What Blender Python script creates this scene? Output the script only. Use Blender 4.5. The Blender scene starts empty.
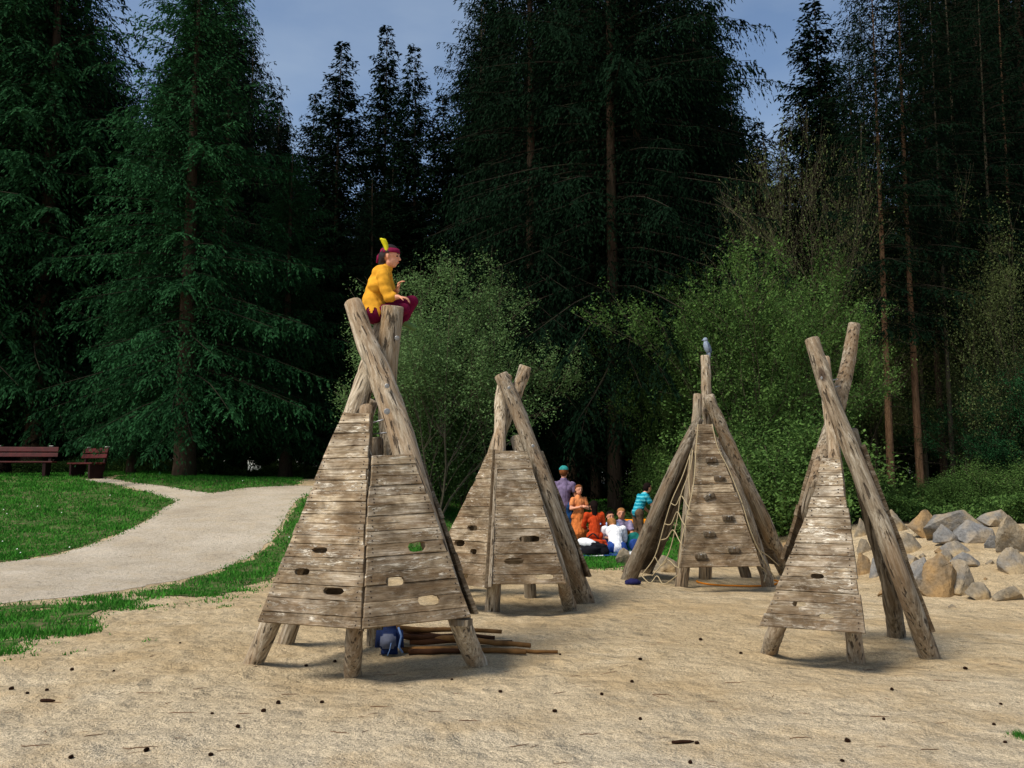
import bpy, bmesh, math, random
import numpy as np
from mathutils import Vector, Matrix, noise as mnoise

# ------------------------------------------------------------------ camera, world, sun, exposure
scene = bpy.context.scene
COL = scene.collection
R = math.radians
F = 900.0
PITCH = math.atan(88 / F)
cam_data = bpy.data.cameras.new("camera")
cam = bpy.data.objects.new("camera", cam_data)
COL.objects.link(cam)
cam.location = (0, 0, 1.6)
cam.rotation_euler = (math.pi / 2 + PITCH, 0, 0)
cam_data.sensor_width = 36
cam_data.lens = F / 1024 * 36
cam_data.clip_start = 0.05
cam_data.clip_end = 3000
scene.camera = cam

SUN_EL, SUN_AZ = 52, 232          # azimuth clockwise from +Y: behind the camera's left shoulder
world = bpy.data.worlds.new("World")
scene.world = world
world.use_nodes = True
wn = world.node_tree.nodes
bg = wn["Background"]
sky = wn.new("ShaderNodeTexSky")
sky.sky_type = 'NISHITA'
sky.sun_disc = False
sky.sun_elevation = R(SUN_EL)
sky.sun_rotation = R(SUN_AZ)
sky.air_density = 1.0
sky.dust_density = 1.0
sky.ozone_density = 1.5
# thin soft cloud drawn over the clear sky
wl = world.node_tree.links
wtc = wn.new("ShaderNodeTexCoord")
wmp = wn.new("ShaderNodeMapping"); wmp.inputs['Scale'].default_value = (1, 1, 2.6); wmp.inputs['Location'].default_value = (0.35, 0.1, 0.2)
wl.new(wtc.outputs['Generated'], wmp.inputs[0])
wno = wn.new("ShaderNodeTexNoise"); wno.inputs['Scale'].default_value = 3.2; wno.inputs['Detail'].default_value = 6; wno.inputs['Roughness'].default_value = 0.5
wl.new(wmp.outputs[0], wno.inputs['Vector'])
wra = wn.new("ShaderNodeValToRGB"); wra.color_ramp.elements[0].position = 0.42; wra.color_ramp.elements[1].position = 0.72
wl.new(wno.outputs['Fac'], wra.inputs[0])
wmx = wn.new("ShaderNodeMix"); wmx.data_type = 'RGBA'
wmul = wn.new("ShaderNodeMath"); wmul.operation = 'MULTIPLY'; wmul.inputs[1].default_value = 0.40
wl.new(wra.outputs[0], wmul.inputs[0]); wl.new(wmul.outputs[0], wmx.inputs[0])
wl.new(sky.outputs[0], wmx.inputs[6]); wmx.inputs[7].default_value = (3.5, 4.2, 5.0, 1)
wl.new(wmx.outputs[2], bg.inputs[0])
bg.inputs[1].default_value = 0.10
sun_data = bpy.data.lights.new("sun", 'SUN')
sun_data.energy = 3.2
sun_data.angle = R(20)
sun_data.color = (1.0, 0.93, 0.82)
sun = bpy.data.objects.new("sun", sun_data)
COL.objects.link(sun)
sdir = Vector((math.sin(R(SUN_AZ)) * math.cos(R(SUN_EL)), math.cos(R(SUN_AZ)) * math.cos(R(SUN_EL)), math.sin(R(SUN_EL))))
sun.rotation_euler = sdir.to_track_quat('Z', 'Y').to_euler()
scene.view_settings.view_transform = 'Standard'
scene.view_settings.look = 'None'
scene.view_settings.gamma = 1
scene.view_settings.exposure = 0.5
scene.cycles.max_bounces = 6
scene.cycles.diffuse_bounces = 3
scene.cycles.transparent_max_bounces = 6

# ------------------------------------------------------------------ pixel -> world helpers
cp, sp_ = math.cos(PITCH), math.sin(PITCH)
def ray(px, py):
    u = (px - 512) / F
    v = (384 - py) / F
    return Vector((u, cp - v * sp_, sp_ + v * cp))
def at(px, py, Y):
    d = ray(px, py)
    return Vector((0, 0, 1.6)) + d * (Y / d.y)

def sstep(a, b, x):
    t = np.clip((np.asarray(x, dtype=float) - a) / (b - a), 0, 1)
    return t * t * (3 - 2 * t)

TEPEES = [(-1.2, 7.75, 1.25), (0.2, 11.1, 1.1), (3.0, 13.4, 1.4), (2.95, 8.0, 1.0)]
def H(x, y):
    x = np.asarray(x, dtype=float); y = np.asarray(y, dtype=float)
    left = sstep(0.6, -4.0, x)
    ra = sstep(13.0, 29.0, y)
    z = 1.38 * ra * left + 0.13 * ra * sstep(-7, -12, x)
    z = z + 0.55 * sstep(21, 32, y) * (1 - left)
    z = z + 0.62 * sstep(9.6, 14.2, y) * sstep(4.0, 6.8, x) * (1 - 0.85 * sstep(21, 32, y))
    z = z + 0.07 * np.sin(x * 0.7 + 1.3) * np.sin(y * 0.55) * sstep(9, 14, y)
    z = z + 0.14 * np.exp(-(((x + 8.2) / 3.0) ** 2 + ((y - 19.5) / 3.0) ** 2))
    for tx, ty, tr in TEPEES:
        z = z - 0.05 * np.exp(-(((x - tx) ** 2 + (y - ty) ** 2) / (0.55 * tr * tr)))
    return z
def Hs(x, y):
    return float(H(x, y))
def ground(px, py):
    d = ray(px, py)
    o = Vector((0, 0, 1.6))
    t0, t = 1.0, 1.0
    while t < 200:
        p = o + d * t
        if p.z < Hs(p.x, p.y):
            a, b = t0, t
            for _ in range(30):
                m = (a + b) / 2
                q = o + d * m
                if q.z < Hs(q.x, q.y): b = m
                else: a = m
            q = o + d * b
            return Vector((q.x, q.y, Hs(q.x, q.y)))
        t0 = t
        t += 0.05
    return o + d * 60

# ------------------------------------------------------------------ object helpers
def tag(o, label=None, cat=None, group=None, kind=None):
    if label: o['label'] = label
    if cat: o['category'] = cat
    if group: o['group'] = group
    if kind: o['kind'] = kind
    return o
def empty(name, loc, label=None, cat=None, group=None):
    o = bpy.data.objects.new(name, None)
    COL.objects.link(o)
    o.location = loc
    o.empty_display_size = 0.2
    return tag(o, label, cat, group)
def link(name, me, mat, parent=None, mw=None, smooth=False):
    o = bpy.data.objects.new(name, me)
    COL.objects.link(o)
    if mat is not None:
        for m in (mat if isinstance(mat, (list, tuple)) else [mat]):
            me.materials.append(m)
    if parent is not None:
        o.parent = parent
        o.matrix_parent_inverse = Matrix.Identity(4)
        bm_ = parent_mat(parent).inverted()
        o.matrix_basis = bm_ @ (mw if mw is not None else Matrix.Identity(4))
    elif mw is not None:
        o.matrix_basis = mw
    if smooth:
        me.polygons.foreach_set('use_smooth', [True] * len(me.polygons))
    return o
def parent_world(p):
    return parent_mat(p).to_translation()
def parent_mat(p):
    m = p.matrix_basis.copy()
    if p.parent is not None:
        m = parent_mat(p.parent) @ m
    return m
def mesh_from(name, verts, faces):
    me = bpy.data.meshes.new(name)
    me.from_pydata([tuple(v) for v in verts], [], faces)
    me.update()
    return me
def bm_mesh(bm, name='m'):
    me = bpy.data.meshes.new(name)
    bmesh.ops.recalc_face_normals(bm, faces=bm.faces)
    bm.to_mesh(me)
    bm.free()
    return me
def np_mesh(name, verts, nper):
    """verts: (n*nper,3), each nper consecutive verts are a face"""
    n = len(verts) // nper
    me = bpy.data.meshes.new(name)
    me.vertices.add(len(verts))
    me.vertices.foreach_set('co', np.ascontiguousarray(verts, dtype=np.float32).ravel())
    me.loops.add(n * nper)
    me.loops.foreach_set('vertex_index', np.arange(n * nper, dtype=np.int32))
    me.polygons.add(n)
    me.polygons.foreach_set('loop_start', np.arange(0, n * nper, nper, dtype=np.int32))
    me.polygons.foreach_set('loop_total', np.full(n, nper, dtype=np.int32))
    me.update(calc_edges=True)
    return me
def tube_data(pts, rads, seg=10, wob=0.0, seed=0, cap=True):
    pts = [Vector(p) for p in pts]
    n = len(pts)
    V, Fc = [], []
    up = Vector((0.13, 0.21, 1)).normalized()
    d0 = (pts[1] - pts[0]).normalized()
    if abs(d0.dot(up)) > 0.9: up = Vector((1, 0.1, 0.05)).normalized()
    a = d0.cross(up).normalized()
    for i, p in enumerate(pts):
        d = (pts[min(i + 1, n - 1)] - pts[max(i - 1, 0)]).normalized()
        a = (a - d * a.dot(d)).normalized()
        b = d.cross(a)
        for k in range(seg):
            t = 2 * math.pi * k / seg
            r = rads[i]
            if wob:
                q = Vector((math.cos(t) * 1.2, math.sin(t) * 1.2, i * 0.35 + seed * 7.3))
                r *= 1 + wob * mnoise.noise(q) + wob * 0.5 * mnoise.noise(q * 3.1)
            V.append(p + (a * math.cos(t) + b * math.sin(t)) * r)
    for i in range(n - 1):
        for k in range(seg):
            k2 = (k + 1) % seg
            Fc.append((i * seg + k, i * seg + k2, (i + 1) * seg + k2, (i + 1) * seg + k))
    if cap:
        Fc.append(tuple(range(seg - 1, -1, -1)))
        Fc.append(tuple((n - 1) * seg + k for k in range(seg)))
    return V, Fc
class MB:
    def __init__(s): s.v = []; s.f = []
    def add(s, V, Fc):
        o = len(s.v)
        s.v += [Vector(v) for v in V]
        s.f += [tuple(i + o for i in f) for f in Fc]
        return s
    def tube(s, pts, rads, **k):
        if not isinstance(rads, (list, tuple)): rads = [rads] * len(pts)
        return s.add(*tube_data(pts, rads, **k))
    def box(s, c, size, rot=None):
        c = Vector(c)
        V = []
        for z in (-.5, .5):
            for x, y in ((-.5, -.5), (.5, -.5), (.5, .5), (-.5, .5)):
                p = Vector((x * size[0], y * size[1], z * size[2]))
                if rot is not None: p = rot @ p
                V.append(c + p)
        return s.add(V, [(3, 2, 1, 0), (4, 5, 6, 7), (0, 1, 5, 4), (1, 2, 6, 5), (2, 3, 7, 6), (3, 0, 4, 7)])
    def ball(s, c, r, seg=10, rings=7, rot=None):
        c = Vector(c)
        if not isinstance(r, (tuple, list, Vector)): r = (r, r, r)
        V = [Vector((0, 0, -1))]
        for i in range(1, rings):
            ph = -math.pi / 2 + math.pi * i / rings
            for k in range(seg):
                t = 2 * math.pi * k / seg
                V.append(Vector((math.cos(ph) * math.cos(t), math.cos(ph) * math.sin(t), math.sin(ph))))
        V.append(Vector((0, 0, 1)))
        Fc = [(0, 1 + (k + 1) % seg, 1 + k) for k in range(seg)]
        for i in range(rings - 2):
            for k in range(seg):
                a = 1 + i * seg + k; b = 1 + i * seg + (k + 1) % seg
                Fc.append((a, b, b + seg, a + seg))
        L = len(V) - 1; o = 1 + (rings - 2) * seg
        Fc += [(o + k, o + (k + 1) % seg, L) for k in range(seg)]
        out = []
        for v in V:
            p = Vector((v.x * r[0], v.y * r[1], v.z * r[2]))
            if rot is not None: p = rot @ p
            out.append(c + p)
        return s.add(out, Fc)
    def mesh(s, name='m'): return mesh_from(name, s.v, s.f)
    def build(s, name, mat, parent=None, origin=None, smooth=True):
        if origin is None:
            origin = Vector((0, 0, 0))
            for v in s.v: origin += v
            origin /= max(1, len(s.v))
            if parent is None: origin.z = min(v.z for v in s.v)
        origin = Vector(origin)
        s.v = [v - origin for v in s.v]
        return link(name, s.mesh(name), mat, parent, Matrix.Translation(origin), smooth)

# ------------------------------------------------------------------ materials
def srgb(r, g, b):
    f = lambda c: (c / 255 / 12.92) if c / 255 <= 0.04045 else ((c / 255 + 0.055) / 1.055) ** 2.4
    return (f(r), f(g), f(b), 1)
class NT:
    def __init__(s, name, rough=0.85, spec=0.25):
        s.m = bpy.data.materials.new(name)
        s.m.use_nodes = True
        s.t = s.m.node_tree
        s.b = s.t.nodes['Principled BSDF']
        s.b.inputs['Roughness'].default_value = rough
        s.b.inputs['Specular IOR Level'].default_value = spec
        s.tc = s.t.nodes.new('ShaderNodeTexCoord')
    def n(s, ty, **k):
        nd = s.t.nodes.new(ty)
        for a, v in k.items(): setattr(nd, a, v)
        return nd
    def l(s, a, b): s.t.links.new(a, b)
    def coord(s, which='Object', scale=(1, 1, 1)):
        mp = s.n('ShaderNodeMapping')
        mp.inputs['Scale'].default_value = scale
        s.l(s.tc.outputs[which], mp.inputs[0])
        return mp.outputs[0]
    def geo(s, scale=(1, 1, 1)):
        g = s.n('ShaderNodeNewGeometry')
        mp = s.n('ShaderNodeMapping')
        mp.inputs['Scale'].default_value = scale
        s.l(g.outputs['Position'], mp.inputs[0])
        return mp.outputs[0]
    def noise(s, vec, scale=5, detail=4, rough=0.6, dist=0):
        nd = s.n('ShaderNodeTexNoise')
        nd.inputs['Scale'].default_value = scale
        nd.inputs['Detail'].default_value = detail
        nd.inputs['Roughness'].default_value = rough
        nd.inputs['Distortion'].default_value = dist
        s.l(vec, nd.inputs['Vector'])
        return nd.outputs['Fac']
    def ramp(s, fac, stops, interp='LINEAR'):
        nd = s.n('ShaderNodeValToRGB')
        cr = nd.color_ramp
        cr.interpolation = interp
        while len(cr.elements) < len(stops): cr.elements.new(0.5)
        for e, (p, c) in zip(cr.elements, stops):
            e.position = p
            e.color = c if len(c) == 4 else (*c, 1)
        s.l(fac, nd.inputs[0])
        return nd.outputs[0]
    def mix(s, fac, a, b, mode='MIX'):
        nd = s.n('ShaderNodeMix', data_type='RGBA', blend_type=mode)
        for i, v in ((0, fac), (6, a), (7, b)):
            if isinstance(v, (int, float, tuple)): nd.inputs[i].default_value = v
            else: s.l(v, nd.inputs[i])
        return nd.outputs[2]
    def math(s, op, a, b=0.0):
        nd = s.n('ShaderNodeMath', operation=op)
        for i, v in ((0, a), (1, b)):
            if isinstance(v, (int, float)): nd.inputs[i].default_value = v
            else: s.l(v, nd.inputs[i])
        return nd.outputs[0]
    def bump(s, h, strength=0.5, dist=0.02):
        nd = s.n('ShaderNodeBump')
        nd.inputs['Strength'].default_value = strength
        nd.inputs['Distance'].default_value = dist
        s.l(h, nd.inputs['Height'])
        s.l(nd.outputs[0], s.b.inputs['Normal'])
    def color(s, c):
        if isinstance(c, tuple): s.b.inputs['Base Color'].default_value = c
        else: s.l(c, s.b.inputs['Base Color'])
        return s
W = lambda v: (v, v, v, 1)

def plain(name, rgb, rough=0.8, spec=0.25, var=0.15, scale=12, metallic=0.0):
    t = NT(name, rough, spec)
    c = srgb(*rgb)
    k1 = tuple(x * (1 - var) for x in c[:3]) + (1,)
    k2 = tuple(min(1, x * (1 + var)) for x in c[:3]) + (1,)
    f = t.noise(t.coord(), scale, 4)
    t.color(t.ramp(f, [(0.3, k1), (0.7, k2)]))
    t.bump(f, 0.25, 0.01)
    t.b.inputs['Metallic'].default_value = metallic
    return t.m

def sand_material():
    t = NT('sand', 0.95, 0.1)
    g = t.geo()
    big = t.noise(g, 0.35, 3)
    mid = t.noise(g, 2.6, 5, 0.65)
    fine = t.noise(g, 55, 3, 0.7)
    grit = t.noise(g, 170, 2, 0.6)
    c = t.ramp(big, [(0.35, (0.53, 0.40, 0.23, 1)), (0.62, (0.66, 0.53, 0.34, 1))])
    c = t.mix(t.ramp(mid, [(0.36, W(0)), (0.66, W(1))]), c, (0.50, 0.38, 0.22, 1))
    # coarse grey gravel nearer the viewer's side of the play area
    sep = t.n('ShaderNodeSeparateXYZ'); t.l(g, sep.inputs[0])
    near = t.n('ShaderNodeMapRange')
    near.inputs[1].default_value = 8.0; near.inputs[2].default_value = 4.2
    t.l(sep.outputs[1], near.inputs[0])
    nf = t.math('MULTIPLY', near.outputs[0], t.ramp(t.noise(g, 1.1, 4), [(0.25, W(0.5)), (0.6, W(1))]))
    c = t.mix(nf, c, (0.58, 0.495, 0.36, 1))
    c = t.mix(0.75, c, t.ramp(fine, [(0.3, W(0.42)), (0.5, W(0.98)), (0.72, W(1.3))]), 'MULTIPLY')
    c = t.mix(0.8, c, t.ramp(grit, [(0.33, W(0.3)), (0.5, W(1.0)), (0.7, W(1.4))]), 'MULTIPLY')
    g20 = t.noise(g, 21, 4, 0.75)
    c = t.mix(0.75, c, t.ramp(g20, [(0.32, W(0.55)), (0.47, W(0.97)), (0.7, W(1.16))]), 'MULTIPLY')
    vo = t.n('ShaderNodeTexVoronoi'); vo.inputs['Scale'].default_value = 26
    t.l(g, vo.inputs['Vector'])
    c = t.mix(t.math('MULTIPLY', t.ramp(vo.outputs['Distance'], [(0.10, W(1)), (0.17, W(0))]), t.ramp(t.noise(g, 6, 3), [(0.5, W(0)), (0.6, W(0.75))])), c, (0.24, 0.18, 0.12, 1))
    # thin brown needle litter
    lit = t.noise(t.geo((1, 3.2, 1)), 19, 3, 0.75, 1.2)
    patch = t.noise(g, 1.3, 3)
    lm = t.math('MULTIPLY', t.ramp(lit, [(0.655, W(0)), (0.70, W(1))]), t.ramp(patch, [(0.42, W(0.1)), (0.62, W(1))]))
    c = t.mix(t.math('MULTIPLY', lm, 0.75), c, (0.16, 0.10, 0.05, 1))
    t.color(c)
    vf = t.n('ShaderNodeTexVoronoi'); vf.feature = 'SMOOTH_F1'; vf.inputs['Scale'].default_value = 1.0; vf.inputs['Smoothness'].default_value = 0.4
    t.l(t.geo((2.6, 2.0, 2.0)), vf.inputs['Vector'])
    foot = t.math('MULTIPLY', t.ramp(vf.outputs['Distance'], [(0.12, W(0)), (0.34, W(1))]), t.ramp(t.noise(g, 0.9, 3), [(0.42, W(0.1)), (0.58, W(1))]))
    c2 = t.mix(t.math('MULTIPLY', t.ramp(t.noise(g, 0.8, 5, 0.65), [(0.47, W(0)), (0.62, W(0.5))]), 1.0), c, (0.43, 0.30, 0.15, 1))
    t.color(c2)
    h = t.math('ADD', t.math('MULTIPLY', t.math('ADD', t.math('ADD', mid, t.math('MULTIPLY', foot, 0.6)), t.math('MULTIPLY', t.noise(g, 4.5, 2, 0.4), 0.8)), 1.6), t.math('ADD', t.math('MULTIPLY', t.noise(g, 9, 4, 0.6), 0.6), t.math('MULTIPLY', fine, 0.5)))
    t.bump(h, 0.9, 0.065)
    return t.m
def path_material():
    t = NT('gravel_path', 0.95, 0.1)
    g = t.geo()
    c = t.ramp(t.noise(g, 0.9, 5), [(0.3, (0.40, 0.335, 0.245, 1)), (0.7, (0.58, 0.505, 0.395, 1))])
    c = t.mix(0.8, c, t.ramp(t.noise(g, 70, 3, 0.7), [(0.3, W(0.55)), (0.5, W(1)), (0.7, W(1.25))]), 'MULTIPLY')
    c = t.mix(0.9, c, t.ramp(t.noise(g, 16, 4, 0.75), [(0.3, W(0.5)), (0.48, W(1)), (0.7, W(1.15))]), 'MULTIPLY')
    c = t.mix(t.ramp(t.noise(g, 2.2, 5, 0.7), [(0.48, W(0)), (0.68, W(0.6))]), c, (0.50, 0.40, 0.27, 1))
    vo = t.n('ShaderNodeTexVoronoi'); vo.inputs['Scale'].default_value = 17
    t.l(g, vo.inputs['Vector'])
    c = t.mix(t.math('MULTIPLY', t.ramp(vo.outputs['Distance'], [(0.12, W(1)), (0.2, W(0))]), t.ramp(t.noise(g, 4, 3), [(0.45, W(0)), (0.6, W(0.8))])), c, (0.15, 0.12, 0.085, 1))
    t.color(c)
    t.bump(t.noise(g, 26, 5, 0.75), 0.9, 0.04)
    return t.m
def turf_material():
    t = NT('turf', 0.95, 0.05)
    g = t.geo()
    c = t.ramp(t.noise(g, 1.2, 5), [(0.3, (0.03, 0.075, 0.014, 1)), (0.7, (0.05, 0.12, 0.022, 1))])
    c = t.mix(t.ramp(t.noise(g, 7, 4, 0.7), [(0.44, W(0)), (0.62, W(0.8))]), c, (0.17, 0.135, 0.075, 1))
    t.color(c)
    t.bump(t.noise(g, 30, 4, 0.7), 0.8, 0.03)
    return t.m
def leaf_material(name, dark, light, yellow=None, trans=0.25, scale=0.9):
    t = NT(name, 0.85, 0.03)
    g = t.geo()
    oi = t.n('ShaderNodeObjectInfo')
    at_ = t.n('ShaderNodeAttribute'); at_.attribute_name = 'tint'
    f = t.math('ADD', t.math('MULTIPLY', t.noise(g, scale, 3), 0.55), t.math('MULTIPLY', at_.outputs['Fac'], 0.45))
    c = t.ramp(f, [(0.25, (*dark, 1)), (0.75, (*light, 1))])
    if yellow: c = t.mix(t.ramp(t.noise(g, scale * 3.1, 2), [(0.62, W(0)), (0.8, W(0.6))]), c, (*yellow, 1))
    c = t.mix(0.5, c, t.ramp(oi.outputs['Random'], [(0, W(0.7)), (1, W(1.25))]), 'MULTIPLY')
    t.color(c)
    if trans:
        tr = t.n('ShaderNodeBsdfTranslucent')
        t.l(c, tr.inputs[0])
        ms = t.n('ShaderNodeMixShader')
        ms.inputs[0].default_value = trans
        out = t.t.nodes['Material Output']
        t.l(t.b.outputs[0], ms.inputs[1]); t.l(tr.outputs[0], ms.inputs[2]); t.l(ms.outputs[0], out.inputs[0])
    return t.m
def bark_material(name, c1, c2, green=0.3):
    t = NT(name, 0.95, 0.05)
    v = t.coord('Object', (9, 9, 1.6))
    f = t.noise(v, 1.6, 6, 0.7, 0.6)
    c = t.ramp(f, [(0.3, (*c1, 1)), (0.68, (*c2, 1))])
    c = t.mix(t.ramp(t.noise(t.coord('Object', (1, 1, .6)), 1.4, 4), [(0.5, W(0)), (0.75, W(green))]), c, (0.05, 0.075, 0.03, 1))
    t.color(c)
    t.bump(f, 1.0, 0.05)
    return t.m
def log_material(name, tone=1.0, warm=0.0):
    t = NT(name, 0.85, 0.15)
    oi = t.n('ShaderNodeObjectInfo')
    ofs = t.n('ShaderNodeVectorMath', operation='ADD')
    t.l(t.tc.outputs['Object'], ofs.inputs[0])
    comb = t.n('ShaderNodeCombineXYZ')
    t.l(t.math('MULTIPLY', oi.outputs['Random'], 40), comb.inputs[0]); t.l(t.math('MULTIPLY', oi.outputs['Random'], 70), comb.inputs[2])
    t.l(comb.outputs[0], ofs.inputs[1])
    def mp(sc):
        m_ = t.n('ShaderNodeMapping'); m_.inputs['Scale'].default_value = sc
        t.l(ofs.outputs[0], m_.inputs[0]); return m_.outputs[0]
    grain = t.noise(mp((26, 26, 1.3)), 1.5, 6, 0.72, 0.4)
    broad = t.noise(mp((5, 5, 0.9)), 1.2, 4, 0.6)
    crack = t.noise(mp((30, 30, 0.5)), 1.3, 4, 0.55, 0.2)
    k = tone
    c = t.ramp(grain, [(0.28, (0.085 * k, 0.062 * k, 0.04 * k, 1)), (0.47, (0.28 * k, 0.225 * k, 0.155 * k, 1)), (0.68, (0.56 * k, 0.49 * k, 0.38 * k, 1))])
    c = t.mix(t.ramp(broad, [(0.36, W(0.6)), (0.56, W(0))]), c, (0.25 * k + warm, 0.155 * k + warm * .5, 0.08 * k, 1))
    c = t.mix(t.ramp(crack, [(0.36, W(0.85)), (0.40, W(0))]), c, (0.055, 0.04, 0.028, 1))
    # bare grey where the weather reached it: near knots
    vo = t.n('ShaderNodeTexVoronoi'); vo.inputs['Scale'].default_value = 1.0
    t.l(mp((3.1, 3.1, 1.5)), vo.inputs['Vector'])
    c = t.mix(t.ramp(vo.outputs['Distance'], [(0.07, W(0.9)), (0.13, W(0))]), c, (0.07, 0.045, 0.03, 1))
    t.color(c)
    h = t.math('ADD', grain, t.math('MULTIPLY', t.ramp(crack, [(0.36, W(0)), (0.41, W(1))]), 1.2))
    t.bump(h, 1.0, 0.022)
    return t.m
def plank_material(name, pale=0.5, tone=1.0):
    t = NT(name, 0.88, 0.12)
    at_ = t.n('ShaderNodeAttribute'); at_.attribute_name = 'tint'
    ofs = t.n('ShaderNodeVectorMath', operation='ADD')
    t.l(t.tc.outputs['Object'], ofs.inputs[0])
    comb = t.n('ShaderNodeCombineXYZ')
    t.l(t.math('MULTIPLY', at_.outputs['Fac'], 37), comb.inputs[0]); t.l(t.math('MULTIPLY', at_.outputs['Fac'], 11), comb.inputs[2])
    t.l(comb.outputs[0], ofs.inputs[1])
    def mp(sc):
        m_ = t.n('ShaderNodeMapping'); m_.inputs['Scale'].default_value = sc
        t.l(ofs.outputs[0], m_.inputs[0]); return m_.outputs[0]
    grain = t.noise(mp((2.2, 48, 8)), 1.6, 7, 0.75, 0.35)
    broad = t.noise(mp((1.6, 7, 2)), 1.3, 4, 0.65)
    flake = t.noise(mp((6, 24, 4)), 1.5, 7, 0.82, 0.6)
    k = tone
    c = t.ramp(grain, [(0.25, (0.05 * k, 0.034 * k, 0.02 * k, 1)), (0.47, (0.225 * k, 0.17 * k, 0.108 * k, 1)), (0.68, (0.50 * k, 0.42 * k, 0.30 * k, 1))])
    c = t.mix(0.75, c, t.ramp(at_.outputs['Fac'], [(0, W(0.6)), (1, W(1.35))]), 'MULTIPLY')
    c = t.mix(t.ramp(broad, [(0.38, W(0.8)), (0.58, W(0))]), c, (0.13 * k, 0.08 * k, 0.04 * k, 1))
    thr = 0.585 - 0.075 * pale
    pm = t.math('MULTIPLY', t.ramp(flake, [(thr, W(0)), (thr + 0.05, W(1))]), t.ramp(t.noise(mp((1.6, 4.2, 1)), 1.3, 4), [(0.42, W(0.10)), (0.56, W(0.95))]))
    pale_ = t.ramp(t.noise(mp((2.0, 9, 2)), 1.1, 6, 0.7), [(0.54 - 0.08 * pale, W(0)), (0.68, W(0.9 * min(1, pale + .2)))])
    c = t.mix(t.math('MULTIPLY', pale_, t.ramp(grain, [(0.35, W(0.1)), (0.6, W(1))])), c, (0.56 * k, 0.50 * k, 0.41 * k, 1))
    c = t.mix(t.math('MULTIPLY', pm, 0.85), c, (0.72, 0.66, 0.55, 1))
    sv = t.n('ShaderNodeSeparateXYZ'); t.l(t.tc.outputs['Object'], sv.inputs[0])
    dirt = t.math('MULTIPLY', t.ramp(sv.outputs[1], [(0.05, W(0.85)), (0.95, W(0))]), t.ramp(t.noise(mp((1.5, 5, 1)), 1.4, 4), [(0.35, W(1)), (0.65, W(0.15))]))
    c = t.mix(dirt, c, (0.12 * k, 0.08 * k, 0.045 * k, 1))
    wx = t.noise(t.coord('Object', (2.6, 3.4, 3)), 1.2, 5, 0.7, 0.5)
    c = t.mix(0.85, c, t.ramp(wx, [(0.32, (0.40, 0.34, 0.27, 1)), (0.47, (0.9, 0.87, 0.82, 1)), (0.60, (1.6, 1.6, 1.58, 1))]), 'MULTIPLY')
    ck = t.noise(mp((1.4, 60, 6)), 1.2, 3, 0.6, 0.2)
    c = t.mix(t.ramp(ck, [(0.30, W(0.9)), (0.345, W(0))]), c, (0.04, 0.028, 0.02, 1))
    t.color(c)
    t.bump(t.math('ADD', grain, t.math('MULTIPLY', pm, 0.5)), 0.75, 0.01)
    return t.m
def rock_material(name, base, stain, amount):
    t = NT(name, 0.9, 0.2)
    o = t.coord()
    f = t.noise(o, 3.2, 7, 0.72, 0.3)
    c = t.ramp(f, [(0.3, tuple(x * 0.5 for x in base) + (1,)), (0.5, (*base, 1)), (0.72, tuple(x * 1.45 for x in base) + (1,))])
    c = t.mix(t.ramp(t.noise(o, 1.5, 4, 0.6), [(0.62 - 0.4 * amount, W(0)), (0.76 - 0.4 * amount, W(0.85))]), c, (*stain, 1))
    c = t.mix(0.6, c, t.ramp(t.noise(o, 28, 4, 0.7), [(0.3, W(0.5)), (0.55, W(1.05)), (0.7, W(1.2))]), 'MULTIPLY')
    t.color(c)
    t.bump(t.math('ADD', f, t.math('MULTIPLY', t.noise(o, 20, 4, 0.7), 0.3)), 0.9, 0.05)
    return t.m

M = {}
M['sand'] = sand_material(); M['path'] = path_material(); M['turf'] = turf_material()
M['blade'] = leaf_material('grass_blade', (0.024, 0.11, 0.014), (0.075, 0.28, 0.032), (0.20, 0.20, 0.05), 0.2, 1.5)
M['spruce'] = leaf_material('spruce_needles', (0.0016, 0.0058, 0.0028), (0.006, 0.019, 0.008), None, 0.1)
M['frond'] = leaf_material('frond_needles', (0.0035, 0.016, 0.006), (0.028, 0.10, 0.034), None, 0.15)
M['leaf'] = leaf_material('green_leaves', (0.022, 0.055, 0.014), (0.125, 0.225, 0.055), (0.21, 0.25, 0.07), 0.3)
M['leaf_pale'] = leaf_material('pale_leaves', (0.05, 0.10, 0.032), (0.17, 0.28, 0.10), None, 0.3)
M['leaf_brown'] = leaf_material('brown_green_leaves', (0.045, 0.065, 0.024), (0.15, 0.19, 0.065), (0.17, 0.14, 0.06), 0.3)
M['bark'] = bark_material('spruce_bark', (0.028, 0.02, 0.014), (0.09, 0.062, 0.042))
M['bark_dark'] = bark_material('dark_limb', (0.014, 0.012, 0.009), (0.04, 0.032, 0.022))
M['bark_red'] = bark_material('reddish_bark', (0.07, 0.038, 0.02), (0.24, 0.14, 0.08), 0.15)
M['bark_pale'] = bark_material('pale_bark', (0.05, 0.042, 0.027), (0.14, 0.12, 0.08), 0.2)
M['log'] = log_material('weathered_log', 1.0)
M['log_pale'] = log_material('pale_log', 1.35)
M['log_dark'] = log_material('dark_log', 0.62)
M['log_warm'] = log_material('warm_log', 1.0, 0.06)
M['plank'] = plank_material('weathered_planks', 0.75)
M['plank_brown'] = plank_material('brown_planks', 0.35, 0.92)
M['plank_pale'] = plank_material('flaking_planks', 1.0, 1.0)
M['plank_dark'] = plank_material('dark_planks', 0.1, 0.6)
M['metal'] = plain('galvanised_metal', (150, 150, 150), 0.45, 0.5, 0.2, 30, 0.8)
M['rust'] = plain('rusty_nail', (40, 28, 22), 0.8, 0.2)
M['rope'] = plain('pale_rope', (166, 150, 118), 0.9, 0.1, 0.2, 60)
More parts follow.
